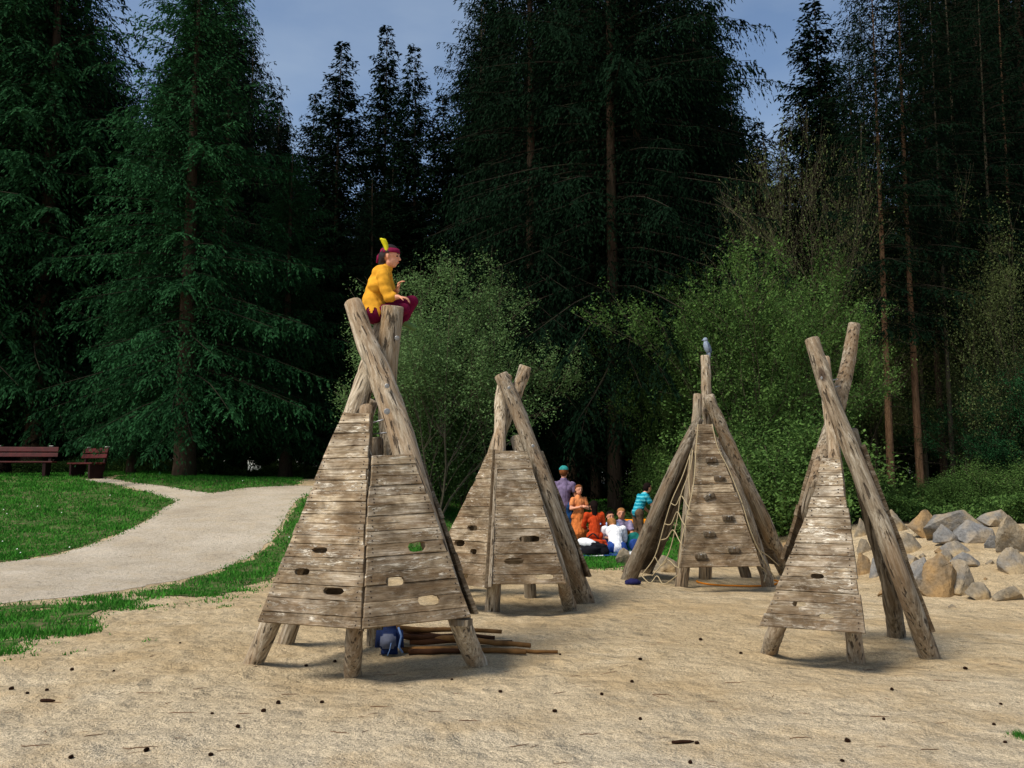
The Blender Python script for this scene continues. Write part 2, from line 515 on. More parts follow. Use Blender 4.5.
M['cone'] = plain('pine_cone', (44, 26, 16), 0.9, 0.1, 0.4, 60)
M['twig'] = plain('dry_twig', (92, 62, 40), 0.9, 0.1, 0.3, 40)
M['stick'] = plain('stick_wood', (118, 84, 48), 0.85, 0.1, 0.45, 8)
M['stick_dark'] = plain('dark_stick_wood', (66, 42, 26), 0.85, 0.1, 0.45, 8)

# ------------------------------------------------------------------ ground, path, lawns
def axis_pts(lo, hi, step, far, n):
    a = list(np.arange(lo, hi + 1e-6, step))
    out = [hi + (far - hi) * ((i / n) ** 2.2) for i in range(1, n + 1)]
    outn = [lo - (far + lo) * ((i / n) ** 2.2) for i in range(1, n + 1)]
    return np.array(sorted(outn) + a + out)
XS = axis_pts(-17, 17, 0.13, 500, 22)
YS = np.array(list(np.arange(2.0, 34, 0.13)) + [34 + 560 * ((i / 22) ** 2.2) for i in range(1, 23)])
YS = np.concatenate([[-500, -200, -80, -30, -12, -5, -2, 0, 1], YS])
GX, GY = np.meshgrid(XS, YS)
def nz(x, y, s, seed=0):
    """cheap smooth pseudo-noise, vectorised"""
    v = 0
    rs = np.random.RandomState(seed)
    for k in range(6):
        a = rs.uniform(0, 2 * math.pi); f = s * rs.uniform(0.6, 1.7); p = rs.uniform(0, 6.28)
        v = v + np.sin((x * math.cos(a) + y * math.sin(a)) * f + p + 1.3 * np.sin((x * math.sin(a) - y * math.cos(a)) * f * 0.7 + p))
    return v / 6
near_amp = sstep(26, 9, GY) * (np.abs(GX) < 17)
GZ = H(GX, GY)
ripple = (0.020 * nz(GX, GY, 2.3, 3) + 0.020 * nz(GX, GY, 6.5, 4) + 0.012 * nz(GX, GY, 14, 5)) * sstep(20, 12, GY) * (GY > 1.5)
SX = GZ + ripple - 0.0
for px_, py_ in ((352, 680), (250, 668), (481, 668), (388, 645), (283, 646), (492, 613), (587, 605), (571, 612), (531, 598), (932, 659), (857, 666), (766, 655), (897, 638), (627, 581), (681, 588), (769, 588)):
    g_ = ground(px_, py_)
    rr2 = (GX - g_.x) ** 2 + (GY - g_.y) ** 2
    SX = SX + 0.045 * np.exp(-rr2 / 0.03) - 0.025 * np.exp(-rr2 / 0.16)
def sheet(name, mask=None, dz=0.0, zz=None):
    ny, nx = GX.shape
    Z = (SX if zz is None else zz) + dz
    V = np.stack([GX, GY, Z], -1).reshape(-1, 3)
    if mask is None:
        idx = np.arange(ny * nx).reshape(ny, nx)
        q = np.stack([idx[:-1, :-1], idx[:-1, 1:], idx[1:, 1:], idx[1:, :-1]], -1).reshape(-1, 4)
        return mesh_from(name, V.tolist(), q.tolist())
    verts, faces, used = [], [], {}
    def vid(k):
        if k not in used:
            used[k] = len(verts); verts.append(tuple(V[k]))
        return used[k]
    S = mask.reshape(-1)
    m = mask > 0
    any_ = m[:-1, :-1] | m[:-1, 1:] | m[1:, 1:] | m[1:, :-1]
    for j, i in zip(*np.nonzero(any_)):
        ks = [j * nx + i, j * nx + i + 1, (j + 1) * nx + i + 1, (j + 1) * nx + i]
        ss = [S[k] for k in ks]
        if min(ss) > 0:
            faces.append([vid(k) for k in ks]); continue
        poly = []
        for a in range(4):
            k1, k2, s1, s2 = ks[a], ks[(a + 1) % 4], ss[a], ss[(a + 1) % 4]
            if s1 > 0: poly.append(vid(k1))
            if (s1 > 0) != (s2 > 0):
                t = s1 / (s1 - s2)
                verts.append(tuple(V[k1] * (1 - t) + V[k2] * t)); poly.append(len(verts) - 1)
        if len(poly) >= 3: faces.append(poly)
    return mesh_from(name, verts, faces)
def poly_sd(pts, X, Y):
    """signed distance, positive inside"""
    d = np.full(X.shape, 1e9); inside = np.zeros(X.shape, bool)
    n = len(pts)
    for i in range(n):
        x1, y1 = pts[i]; x2, y2 = pts[(i + 1) % n]
        dx, dy = x2 - x1, y2 - y1
        t = np.clip(((X - x1) * dx + (Y - y1) * dy) / (dx * dx + dy * dy + 1e-12), 0, 1)
        d = np.minimum(d, np.hypot(X - x1 - t * dx, Y - y1 - t * dy))
        c = ((y1 > Y) != (y2 > Y)) & (X < (x2 - x1) * (Y - y1) / (y2 - y1 + 1e-12) + x1)
        inside ^= c
    return np.where(inside, d, -d)
def gp(*pp):
    out = []
    for a in pp:
        if len(a) == 3: out.append((a[0], a[1]))
        else:
            g = ground(*a); out.append((g.x, g.y))
    return out
W3 = lambda x, y: (x, y, 0)
# the gravel path, its fork and the lawns, outlined on the ground
path_poly = gp((190, 498), (170, 508), (150, 523), (110, 541), (60, 556), (-10, 566)) + [(-16, 14.5), (-16, 10)] + \
    gp((-10, 604), (60, 598), (130, 586), (200, 573), (240, 559), (262, 543), (278, 520), (292, 500), (314, 489), (330, 486.5)) + \
    gp((300, 486), (250, 488.5), (225, 492))
fork_poly = gp((84, 479.5), (100, 481.5), (150, 491), (185, 502), (215, 495), (180, 490), (130, 483.5), (104, 479))
lawn_l = gp((187, 499), (168, 508), (148, 522), (108, 540), (58, 555), (-10, 565)) + [(-16.5, 14.7), (-16.5, 33.0), (-11.5, 33.0)] + gp((88, 480), (130, 488), (170, 494))
lawn_b = gp((108, 479.5), (140, 485), (182, 491.5), (215, 495.5), (240, 491), (300, 486.5)) + [(-7.5, 33.5), (-13, 33.5)]
lawn_m = gp((316, 489), (296, 500), (281, 522), (266, 544), (246, 557), (205, 575), (130, 589), (60, 601), (-10, 606)) + [(-9, 10.3), (-9, 8.2)] + \
    gp((-10, 668), (40, 656), (75, 640), (120, 630), (190, 608), (240, 598), (262, 588), (283, 574), (330, 566), (420, 563), (480, 569), (560, 572), (640, 568), (700, 562), (740, 549)) + \
    [(4.2, 24), (4.2, 33.8), (-6.2, 33.8)]
edge = 0.10 * nz(GX, GY, 5.0, 11) + 0.05 * nz(GX, GY, 12.0, 12)
inwin = (np.abs(GX) < 17) & (GY > 2) & (GY < 34)
def masked(poly, k=1.0, extra=0):
    return np.where(inwin, poly_sd(poly, GX, GY) + edge * k + extra, -1)
m_path = np.maximum(masked(path_poly, 0.8), masked(fork_poly, 0.5))
m_wide = m_path + 0.12
barepatch = (0.9 * sstep(-0.05, 0.55, nz(GX, GY, 2.6, 21)) + 0.5 * sstep(0.1, 0.5, nz(GX, GY, 7.5, 22))) * sstep(14.5, 10.5, GY) * sstep(0, -1.5, GX)
m_m = masked(lawn_m, 1.8) - barepatch
m_lawn = np.maximum(np.maximum(masked(lawn_l), masked(lawn_b)), m_m)
m_lawn = np.minimum(m_lawn, -m_path + 0.0)
ground_o = link('ground', sheet('ground'), M['sand'], smooth=True); tag(ground_o, kind='structure')
path_o = link('path', sheet('path', m_wide, 0.005), M['path'], smooth=True); tag(path_o, kind='structure')
turf_o = link('turf', sheet('turf', m_lawn - 0.13 - 0.30 * sstep(14.5, 11.5, GY) * sstep(-1, -3, GX), 0.010), M['turf'], smooth=True); tag(turf_o, kind='structure')
# forest floor: brown litter under the trees
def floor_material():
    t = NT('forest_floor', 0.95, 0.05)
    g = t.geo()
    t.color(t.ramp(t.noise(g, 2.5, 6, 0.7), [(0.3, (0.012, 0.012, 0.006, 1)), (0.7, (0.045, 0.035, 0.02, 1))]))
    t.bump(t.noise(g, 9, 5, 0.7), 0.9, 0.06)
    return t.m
M['floor'] = floor_material()
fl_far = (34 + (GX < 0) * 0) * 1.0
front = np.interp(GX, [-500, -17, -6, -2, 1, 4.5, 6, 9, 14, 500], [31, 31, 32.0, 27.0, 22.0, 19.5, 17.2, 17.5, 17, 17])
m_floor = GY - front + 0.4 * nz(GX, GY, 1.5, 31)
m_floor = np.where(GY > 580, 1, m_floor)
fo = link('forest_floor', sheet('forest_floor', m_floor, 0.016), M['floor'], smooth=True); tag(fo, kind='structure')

# grass blades
def bilin(field, x, y):
    i = np.clip(np.searchsorted(XS, x) - 1, 0, len(XS) - 2)
    j = np.clip(np.searchsorted(YS, y) - 1, 0, len(YS) - 2)
    tx = (x - XS[i]) / (XS[i + 1] - XS[i]); ty = (y - YS[j]) / (YS[j + 1] - YS[j])
    return (field[j, i] * (1 - tx) + field[j, i + 1] * tx) * (1 - ty) + (field[j + 1, i] * (1 - tx) + field[j + 1, i + 1] * tx) * ty
def set_tint(me, per_face):
    a = me.attributes.new('tint', 'FLOAT', 'FACE')
    a.data.foreach_set('value', np.ascontiguousarray(per_face, dtype=np.float32))
def grass(n=1500000, seed=5):
    rs = np.random.RandomState(seed)
    y = 5 + 28 * rs.rand(n) ** 1.25
    x = rs.uniform(-1, 1, n) * (y * 0.62 + 1.0)
    keep = np.abs(x) < 16.5
    x, y = x[keep], y[keep]
    s = bilin(m_lawn, x, y)
    pr = np.clip((s + 0.14) / 0.34, 0, 1) ** 1.3 * np.clip(0.45 + 0.9 * (nz(x, y, 6, 41) + 0.2), 0.10, 1)
    d = np.hypot(x, y)
    pr *= np.clip(13 / d, 0.3, 1)
    cl = nz(x, y, 9.0, 61) + 0.6 * nz(x, y, 3.1, 62)
    pr = np.maximum(pr, np.where((s > -0.9) & (x < -1.5) & (y < 14), np.clip(cl - 0.42, 0, .5) * 1.6 * np.clip(1 + s, 0, 1) * np.where(-s > 0, 1, 0), 0) * (bilin(m_path, x, y) < -0.1))
    pr = pr * np.where((x < -1.2) & (y < 14.5), 0.22 + 0.75 * np.clip(nz(x, y, 4, 71) + .3, 0, 1), 1)
    keep = rs.rand(len(x)) < pr * 0.85
    x, y, s, d = x[keep], y[keep], s[keep], d[keep]
    m = len(x)
    z = bilin(SX, x, y)
    hh = (0.035 + 0.05 * rs.rand(m)) * (0.7 + 0.5 * nz(x, y, 2.2, 42) + 0.2 * (d / 15)) * np.clip(0.55 + s * 2, 0.5, 1)
    hh = np.clip(hh, 0.018, 0.12)
    w = 0.0045 * (0.7 + d / 9)
    a = rs.uniform(0, 2 * math.pi, m); la = rs.uniform(0, 2 * math.pi, m); ln = hh * rs.uniform(0.1, 1.0, m)
    P = np.stack([x, y, z], -1)
    e = np.stack([np.cos(a), np.sin(a), 0 * a], -1) * w[:, None]
    tip = P + np.stack([np.cos(la) * ln, np.sin(la) * ln, hh], -1)
    V = np.stack([P - e, P + e, tip], 1).reshape(-1, 3)
    me = np_mesh('grass', V, 3)
    set_tint(me, rs.rand(m))
    print('grass blades', m)
    kd = (rs.rand(m) < 0.0008) & (y > 14) & (x < -4)
    q = tip[kd]; k = len(q)
    e1 = np.array([.014, 0, 0]); e2 = np.array([0, .012, .008])
    dm = np_mesh('daisies', np.stack([q - e1, q - e2, q + e1, q + e2], 1).reshape(-1, 3), 4)
    dd = link('daisies', dm, plain('daisy_petals', (220, 222, 210), .8)); tag(dd, 'tiny white daisies dotted over the left lawn', 'daisies', kind='stuff')
    o = link('grass', me, M['blade'])
    tag(o, 'short bright green grass of the lawns and the verge beside the gravel path', 'grass', kind='stuff')
grass()

# ------------------------------------------------------------------ trees
def catmull(pts, n):
    pts = [Vector(p) for p in pts]
    if len(pts) == 2:
        return [pts[0].lerp(pts[1], i / (n - 1)) for i in range(n)]
    P = [pts[0] * 2 - pts[1]] + pts + [pts[-1] * 2 - pts[-2]]
    out = []
    S = len(pts) - 1
    for i in range(n):
        u = i / (n - 1) * S
        k = min(int(u), S - 1); t = u - k
        a, b, c, d = P[k], P[k + 1], P[k + 2], P[k + 3]
        out.append(0.5 * ((2 * b) + (c - a) * t + (2 * a - 5 * b + 4 * c - d) * t * t + (3 * b - a - 3 * c + d) * t ** 3))
    return out

def spruce_meshes(key, H_, Rad, base, seed, droop=0.5, hang=0.6, leaf=0.12, twig_step=0.16, whorl=0.42, trunk_r=0.28, per=5, dens=1.0, power=0.85, upsweep=0.1, dead=0, leafw=0.36, rag=0.0):
    rs = np.random.RandomState(seed)
    Vs, tints = [], []
    limbs = MB()
    z = base
    zs = []
    while z < H_ - 0.15:
        rel = (z - base) / (H_ - base)
        zs.append(z); z += whorl * (1 - 0.5 * rel) * rs.uniform(0.7, 1.3)
    for z0 in zs:
        rel = (z0 - base) / (H_ - base)
        prof = (1 - rel) ** power * (0.72 + 0.28 * min(1, rel / 0.12))
        for k in range(int(per * rs.uniform(0.75, 1.25)) if rel < 0.9 else 4):
            az = rs.uniform(0, 2 * math.pi)
            L = max(0.18, Rad * prof * rs.uniform(0.62 - rag * .6, 1.18 + rag * .3))
            zz = z0 + rs.uniform(-0.2, 0.2) * whorl * 2
            tilt = upsweep + 0.55 * rel ** 2 - droop * 0.35 * (1 - rel)
            dr = droop * (1 - 0.55 * rel)
            out = np.array([math.cos(az), math.sin(az), 0])
            side = np.array([-math.sin(az), math.cos(az), 0])
            bend = rs.uniform(-0.18, 0.18)
            def cur(t):
                t = np.asarray(t)[..., None]
                return out * (L * t) + side * (L * bend * t * t) + np.array([0, 0, 1.0]) * (L * (tilt * t - dr * t ** 2 * 0.75 + 0.22 * dr * t ** 4)) + np.array([0, 0, zz])
            if L > 0.7:
                ts = np.linspace(0, 0.96, 5)
                c = cur(ts)
                r0 = 0.006 + 0.0055 * L
                limbs.tube([Vector(p) for p in c], [r0 * (1 - 0.85 * t) for t in ts], seg=4, cap=False)
            nt = max(4, int(L / twig_step * dens))
            t = (np.arange(nt) + rs.rand(nt)) / nt
            t = 0.04 + 0.96 * t
            t = t[rs.rand(nt) < 0.93]
            nt = len(t)
            sgn = rs.choice([-1, 1], nt)
            P = cur(t)
            T = cur(np.minimum(t + 0.03, 1.03)) - P
            T /= np.linalg.norm(T, axis=1)[:, None] + 1e-9
            tl = np.clip((0.15 + 0.40 * L * (1.06 - t) * (0.5 + 0.5 * np.minimum(1, t / 0.25))) * rs.uniform(0.6, 1.2, nt), 0.12, 1.25)
            ang = rs.uniform(0.65, 1.15, nt)
            D = T * np.cos(ang)[:, None] + side[None] * (np.sin(ang) * sgn)[:, None]
            D[:, 2] += rs.uniform(-0.15, 0.05, nt)
            # leaflets
            nl = max(3, int(np.mean(tl) / (leaf * 0.55)))
            s = (np.arange(nl)[None] + rs.rand(nt, nl)) / nl
            hg = hang * rs.uniform(0.5, 1.3, nt)[:, None]
            Q = P[:, None] + D[:, None] * (tl[:, None] * s)[..., None]
            Q[..., 2] -= hg * tl[:, None] * s ** 2
            dirn = D[:, None] + 0 * Q
            dirn[..., 2] -= 2 * hg * s * 0.8
            lat = np.cross(dirn, np.array([0, 0, 1.0])) ; lat /= np.linalg.norm(lat, axis=-1)[..., None] + 1e-9
            flip = rs.choice([-1, 1], (nt, nl))[..., None]
            ld = dirn + lat * flip * rs.uniform(0.2, 0.95, (nt, nl))[..., None] + rs.normal(0, 0.22, Q.shape)
            ld[..., 2] -= hg * 0.35
            ld /= np.linalg.norm(ld, axis=-1)[..., None]
            ll = leaf * rs.uniform(0.7, 1.5, (nt, nl)) * (1.15 - 0.4 * s)
            wdir = np.cross(ld, rs.normal(0, 1, Q.shape)); wdir /= np.linalg.norm(wdir, axis=-1)[..., None] + 1e-9
            wdir[..., 2] *= 0.6
            hw = (ll * leafw * 0.5)[..., None]
            A = Q - wdir * hw * 0.5; B = Q + ld * (ll * 0.5)[..., None] - wdir * hw
            C = Q + ld * ll[..., None]; E = Q + ld * (ll * 0.45)[..., None] + wdir * hw
            Vs.append(np.stack([A, B, C, E], 2).reshape(-1, 3))
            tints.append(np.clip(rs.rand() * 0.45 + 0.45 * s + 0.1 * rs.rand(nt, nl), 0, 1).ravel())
    for k in range(dead):
        az = rs.uniform(0, 2 * math.pi); zz = rs.uniform(base * 0.25, base + 1)
        L = rs.uniform(0.5, 1.7)
        o_ = Vector((math.cos(az), math.sin(az), 0))
        limbs.tube([Vector((0, 0, zz)), Vector((0, 0, zz - 0.05 * L)) + o_ * L * 0.5, Vector((0, 0, zz - 0.25 * L)) + o_ * L], [0.018, 0.012, 0.004], seg=4, cap=False)
    V = np.concatenate(Vs)
    crown = np_mesh(key + '_crown', V, 4)
    set_tint(crown, np.concatenate(tints))
    tr = MB()
    n = 14
    lean = rs.uniform(-0.15, 0.15, 2)
    pts = [Vector((lean[0] * math.sin(i / n * 3), lean[1] * math.sin(i / n * 3.4), H_ * 0.99 * i / (n - 1))) for i in range(n)]
    pts[0].z = -0.3
    rad = [trunk_r * (1 - 0.96 * (i / (n - 1))) * (1.35 if i == 0 else 1) for i in range(n)]
    pts.insert(1, Vector((0, 0, 0.35))); rad.insert(1, trunk_r * 1.08)
    tr.tube(pts, rad, seg=12, wob=0.14, seed=seed)
    print(key, 'leaf quads', len(V) // 4)
    cm = crown; lm = limbs.mesh(key + '_limbs'); tm = tr.mesh(key + '_trunk')
    tm.polygons.foreach_set('use_smooth', [True] * len(tm.polygons))
    return dict(trunk=tm, limbs=lm, crown=cm, H=H_, R=Rad)

TREE_MESH = {}
def place_tree(kind, x, y, height, name, label, group=None, rot=None, mats=('bark', 'spruce'), wide=1.0, cat='tree', sink=0.0, rotz=None):
    d = TREE_MESH[kind]
    s = height / d['H']
    root = empty(name, (x, y, Hs(x, y) - sink), label, cat, group)
    root.rotation_euler.z = rotz if rotz is not None else random.uniform(0, 6.28)
    for part, me in (('trunk', d['trunk']), ('limbs', d['limbs']), ('crown', d['crown'])):
        if me is None: continue
        mt_ = mats[1] if part == 'crown' else ('bark_dark' if part == 'limbs' else mats[0])
        key = (kind, part, mt_)
        m2 = TREE_MESH.setdefault(key, me.copy())
        if not m2.materials: m2.materials.append(M[mt_])
        o = bpy.data.objects.new(part, m2)
        COL.objects.link(o)
        o.parent = root
    root.scale = (s * wide, s * wide, s)
    return root

random.seed(3)
TREE_MESH['frond'] = spruce_meshes('frond', 16, 3.9, 1.7, 1, droop=0.5, hang=0.85, leaf=0.115, twig_step=0.075, whorl=0.32, trunk_r=0.30, per=8, power=0.62, leafw=0.42, rag=.25)
TREE_MESH['spire'] = spruce_meshes('spire', 17, 2.9, 1.5, 2, droop=0.42, hang=0.6, leaf=0.16, twig_step=0.085, whorl=0.28, trunk_r=0.16, per=11, power=0.75, leafw=0.42, rag=.25)
TREE_MESH['giant'] = spruce_meshes('giant', 25, 5.2, 4.4, 3, droop=0.62, hang=1.25, leaf=0.135, twig_step=0.095, whorl=0.62, trunk_r=0.24, per=9, power=0.45, dead=14, leafw=0.34, rag=0.4)
TREE_MESH['shaggy'] = spruce_meshes('shaggy', 22, 4.0, 1.6, 4, droop=0.65, hang=1.1, leaf=0.135, twig_step=0.095, whorl=0.44, trunk_r=0.27, per=8, power=0.6, leafw=0.36, rag=0.35)
TREE_MESH['bare_trunk'] = spruce_meshes('bare_trunk', 23, 2.8, 7.0, 5, droop=0.5, hang=0.9, leaf=0.14, twig_step=0.12, whorl=0.5, trunk_r=0.15, per=7, power=0.5, dead=22, leafw=0.36, rag=.3)

def skeleton(seed, H_, spread, stems=6, depth=4, r0=0.05, kids=3, up=0.75):
    rs = random.Random(seed)
    segs, tips = [], []
    def grow(p, d, L, r, lev):
        n = 4
        pts = [p]
        dd = d.copy()
        for i in range(n):
            dd = (dd + Vector((rs.gauss(0, .13), rs.gauss(0, .13), 0.05 * up + rs.gauss(0, .08)))).normalized()
            pts.append(pts[-1] + dd * L / n)
        segs.append((pts, [max(0.003, r * (1 - 0.5 * i / n)) for i in range(n + 1)], lev))
        if lev >= depth - 1:
            tips.append((pts, lev)); return
        if lev >= 1: tips.append((pts, lev))
        for k in range(kids + (1 if lev == 0 else 0)):
            i = rs.choice([2, 3, 4, 4]) if lev else rs.choice([1, 2, 3, 4])
            a = rs.uniform(0, 6.28); sp = rs.uniform(0.5, 1.0)
            nd = (dd + Vector((math.cos(a), math.sin(a), rs.uniform(-0.2, 0.5))) * sp).normalized()
            grow(pts[i], nd, L * rs.uniform(0.5, 0.75), r * 0.45, lev + 1)
        grow(pts[-1], dd, L * 0.62, r * 0.5, lev + 1)
    for s in range(stems):
        a = 6.28 * s / stems + rs.uniform(-.5, .5)
        q = rs.uniform(0.2, 1) * spread
        grow(Vector((math.cos(a) * 0.18 * spread, math.sin(a) * 0.18 * spread, -0.1)), Vector((math.cos(a) * q, math.sin(a) * q, 1)).normalized(), H_ * 0.44 * rs.uniform(0.75, 1.1), r0 * rs.uniform(0.6, 1.1), 0)
    return segs, tips
def bush_meshes(key, H_, spread, nleaf, seed, leaf=0.055, stems=8, depth=4, r0=0.035, skirt=True, scatter=0.16, kids=3):
    segs, tips = skeleton(seed, H_, spread, stems, depth, r0, kids)
    mb = MB()
    for pts, r, lev in segs:
        mb.tube(pts, r, seg=5 if lev < 2 else 3, cap=False)
    zmax = max(p.z for s in segs for p in s[0])
    rs = np.random.RandomState(seed)
    crown = None
    if nleaf:
        A, B = [], []
        for pts, lev in tips:
            for i in range(len(pts) - 1):
                A.append(pts[i]); B.append(pts[i + 1])
        A = np.array(A); B = np.array(B)
        k = rs.randint(0, len(A), nleaf)
        t = rs.rand(nleaf)[:, None]
        P = A[k] * (1 - t) + B[k] * t
        cl = rs.normal(0, scatter * 0.9, (len(A), 3))[k]
        P = P + cl + rs.normal(0, scatter * 0.55, P.shape)
        if skirt:
            ns = nleaf // 6
            a = rs.uniform(0, 6.28, ns); q = spread * H_ * 0.34 * np.sqrt(rs.rand(ns)) * (0.8 + 0.35 * np.sin(a * 3 + seed))
            zz = H_ * 0.36 * rs.rand(ns)
            zz *= 0.7 + 0.3 * np.sin(a * 5 + q * 4)
            P2 = np.stack([np.cos(a) * q, np.sin(a) * q, zz], -1)
            P = np.concatenate([P, P2])
        P = P[P[:, 2] > 0.02]
        n = len(P)
        nrm = rs.normal(0, 1, (n, 3)); nrm[:, 2] = np.abs(nrm[:, 2]) + 0.4
        nrm /= np.linalg.norm(nrm, axis=1)[:, None]
        u = np.cross(nrm, rs.normal(0, 1, (n, 3))); u /= np.linalg.norm(u, axis=1)[:, None]
        v = np.cross(nrm, u)
        L = (leaf * rs.uniform(0.6, 1.35, n))[:, None]
        V = np.stack([P - u * L * .5, P + v * L * .3, P + u * L * .6, P - v * L * .3], 1).reshape(-1, 3)
        crown = np_mesh(key + '_crown', V, 4)
        set_tint(crown, np.clip(0.5 * rs.rand(n) + 0.5 * rs.rand(len(A))[rs.randint(0, len(A), n)], 0, 1))
    return dict(trunk=mb.mesh(key + '_stems'), limbs=None, crown=crown, H=zmax, R=spread)
TREE_MESH['bush_a'] = bush_meshes('bush_a', 6, 0.45, 60000, 11, 0.058, stems=10, scatter=0.12)
TREE_MESH['bush_b'] = bush_meshes('bush_b', 6, 0.6, 60000, 12, 0.058, stems=9, scatter=0.12)
TREE_MESH['bush_low'] = bush_meshes('bush_low', 2.2, 0.9, 40000, 13, 0.042, stems=10, depth=3, r0=0.015)
TREE_MESH['bush_pale'] = bush_meshes('bush_pale', 6.5, 0.45, 60000, 14, 0.055, stems=9, skirt=False)
TREE_MESH['twiggy'] = bush_meshes('twiggy', 9, 0.28, 9000, 15, 0.06, stems=4, depth=5, r0=0.04, skirt=False, kids=3)
TREE_MESH['airy'] = bush_meshes('airy', 8, 0.42, 34000, 16, 0.065, stems=5, depth=4, r0=0.035, skirt=False, kids=3, scatter=0.3)

def tree_px(kind, px, D, top_py, name, label, **k):
    x = (px - 512) / F * D / 1.0
    top = at(px, top_py, D)
    h = top.z - Hs(top.x, D)
    return place_tree(kind, top.x, D, h, name, label, **k)

FS = ('bark', 'frond')
# left: frond conifers
tree_px('frond', 203, 28, -60, 'conifer_tree', 'conifer with drooping bright fronds and a thick brown trunk standing by the path', mats=FS, rotz=0.4)
tree_px('frond', 66, 33, -150, 'conifer_tree', 'tall dark drooping conifer standing directly behind the red benches', mats=FS, rotz=1.7, wide=0.95)
tree_px('frond', 0, 33, -200, 'conifer_tree', 'very dark drooping conifer at the left edge of the photo', mats=FS, rotz=3.0)
tree_px('frond', 293, 31, 150, 'conifer_tree', 'shorter drooping conifer between the thick brown trunk and the nearest wooden tepee', mats=FS, rotz=5.2)
tree_px('shaggy', 232, 34, -60, 'conifer_tree', 'dark shaggy conifer towering behind the bright fronded conifer', mats=('bark', 'spruce'))
tree_px('shaggy', 160, 37, 62, 'conifer_tree', 'dark shaggy conifer rising behind the benches right of the sky gap', mats=('bark', 'spruce'), wide=0.8)
tree_px('shaggy', 60, 36, -160, 'conifer_tree', 'blackish shaggy conifer far left behind the benches', mats=('bark', 'spruce'))
tree_px('shaggy', 118, 40, 30, 'conifer_tree', 'slim blackish conifer seen in the left sky gap', mats=('bark', 'spruce'), wide=0.7)
tree_px('frond', 140, 29.5, 250, 'conifer_tree', 'small drooping conifer between the red benches and the thick brown trunk', mats=FS, rotz=4.4, wide=1.1)
# the group of spires left of centre
tree_px('spire', 343, 34, 40, 'spruce_tree', 'spire shaped spruce, leftmost of the spires in the open patch of sky', rotz=1.0)
tree_px('spire', 387, 37, 24, 'spruce_tree', 'tallest spire shaped spruce in the open patch of sky', rotz=2.0, wide=0.85)
tree_px('spire', 414, 35, 44, 'spruce_tree', 'spire shaped spruce just right of the tallest spire above the seated child', rotz=2.9, wide=0.85)
tree_px('spire', 442, 39, 96, 'spruce_tree', 'lowest spire of the group, next to the huge dark spruce', rotz=4.1)
tree_px('spire', 316, 38, 92, 'spruce_tree', 'low spire shaped spruce at the left end of the open sky', rotz=0.2)
tree_px('shaggy', 372, 31, 175, 'spruce_tree', 'dark green spruce filling the space below the spires behind the seated child', rotz=0.9)
# the giants of the centre
tree_px('giant', 607, 25, -280, 'spruce_tree', 'huge dark spruce with bare lower trunk behind the picnic group', rotz=0.6, wide=0.95)
tree_px('giant', 629, 26.5, -240, 'spruce_tree', 'huge dark spruce whose bare trunk is right of its close twin', rotz=2.2, wide=0.95)
tree_px('shaggy', 527, 26, -190, 'spruce_tree', 'huge drooping dark spruce left of the twin trunks behind the second tepee', rotz=1.2, wide=0.85)
tree_px('giant', 568, 30, -220, 'spruce_tree', 'dark spruce with a slim bare trunk left of the standing man\'s head', rotz=3.7, wide=0.8)
tree_px('shaggy', 690, 29, 60, 'spruce_tree', 'dark spruce behind the green bushes and the twin trunks', rotz=5.5, wide=0.8)
tree_px('spire', 812, 32, -12, 'spruce_tree', 'dark pointed spruce between the two right hand sky gaps', rotz=3.3, wide=1.0)
tree_px('spire', 758, 33, 120, 'spruce_tree', 'low dark spruce at the foot of the sky gap right of centre', rotz=0.8)
# right
tree_px('shaggy', 928, 31, -120, 'spruce_tree', 'tall blackish spruce right of the narrow right hand sky gap', rotz=0.1, wide=0.75)
tree_px('shaggy', 1008, 27, -200, 'spruce_tree', 'black spruce at the right edge of the photo', rotz=2.6, wide=0.9)
tree_px('shaggy', 968, 34, -130, 'spruce_tree', 'blackish spruce second from the right edge of the photo', rotz=4.6, wide=0.8)
BR = ('bark_red', 'spruce')
tree_px('bare_trunk', 869, 20.8, -60, 'pine_tree', 'straight reddish trunk nearest the crossed poles of the right tepee', mats=BR, rotz=0.3)
tree_px('bare_trunk', 896, 21.3, -90, 'pine_tree', 'straight reddish trunk just left of the bright gap in the right forest', mats=BR, rotz=1.3)
tree_px('bare_trunk', 919, 24.5, -80, 'pine_tree', 'dark trunk just right of the bright gap in the right forest', rotz=2.3)
tree_px('bare_trunk', 848, 28, 10, 'pine_tree', 'thin dark trunk seen between the crossing poles of the right tepee', rotz=3.3)
tree_px('bare_trunk', 940, 23.5, -90, 'pine_tree', 'greyish trunk above the grey boulder ridge', mats=('bark_pale', 'spruce'), rotz=4.3, wide=0.9)
tree_px('bare_trunk', 884, 33, 60, 'pine_tree', 'thin dark trunk standing between the two reddish trunks', rotz=5.3)
BP = ('bark_pale', 'spruce')
tree_px('bare_trunk', 905, 25.5, -20, 'pine_tree', 'thin pale trunk right beside the second reddish trunk', mats=BP, rotz=1.9, wide=.6)
tree_px('bare_trunk', 928, 22.0, -60, 'pine_tree', 'thin pale trunk above the orange topped boulder', mats=BP, rotz=2.9, wide=.65)
tree_px('bare_trunk', 953, 25.0, -40, 'pine_tree', 'slim pale trunk above the long grey boulder', mats=BP, rotz=3.9, wide=.7)
tree_px('bare_trunk', 975, 22.5, -70, 'pine_tree', 'slim pale trunk left of the thin leafed tree at the right', mats=BP, rotz=0.9, wide=.7)
tree_px('bare_trunk', 858, 25.5, -10, 'pine_tree', 'thin pale trunk just right of the tallest crossing pole', mats=BP, rotz=5.9, wide=.6)
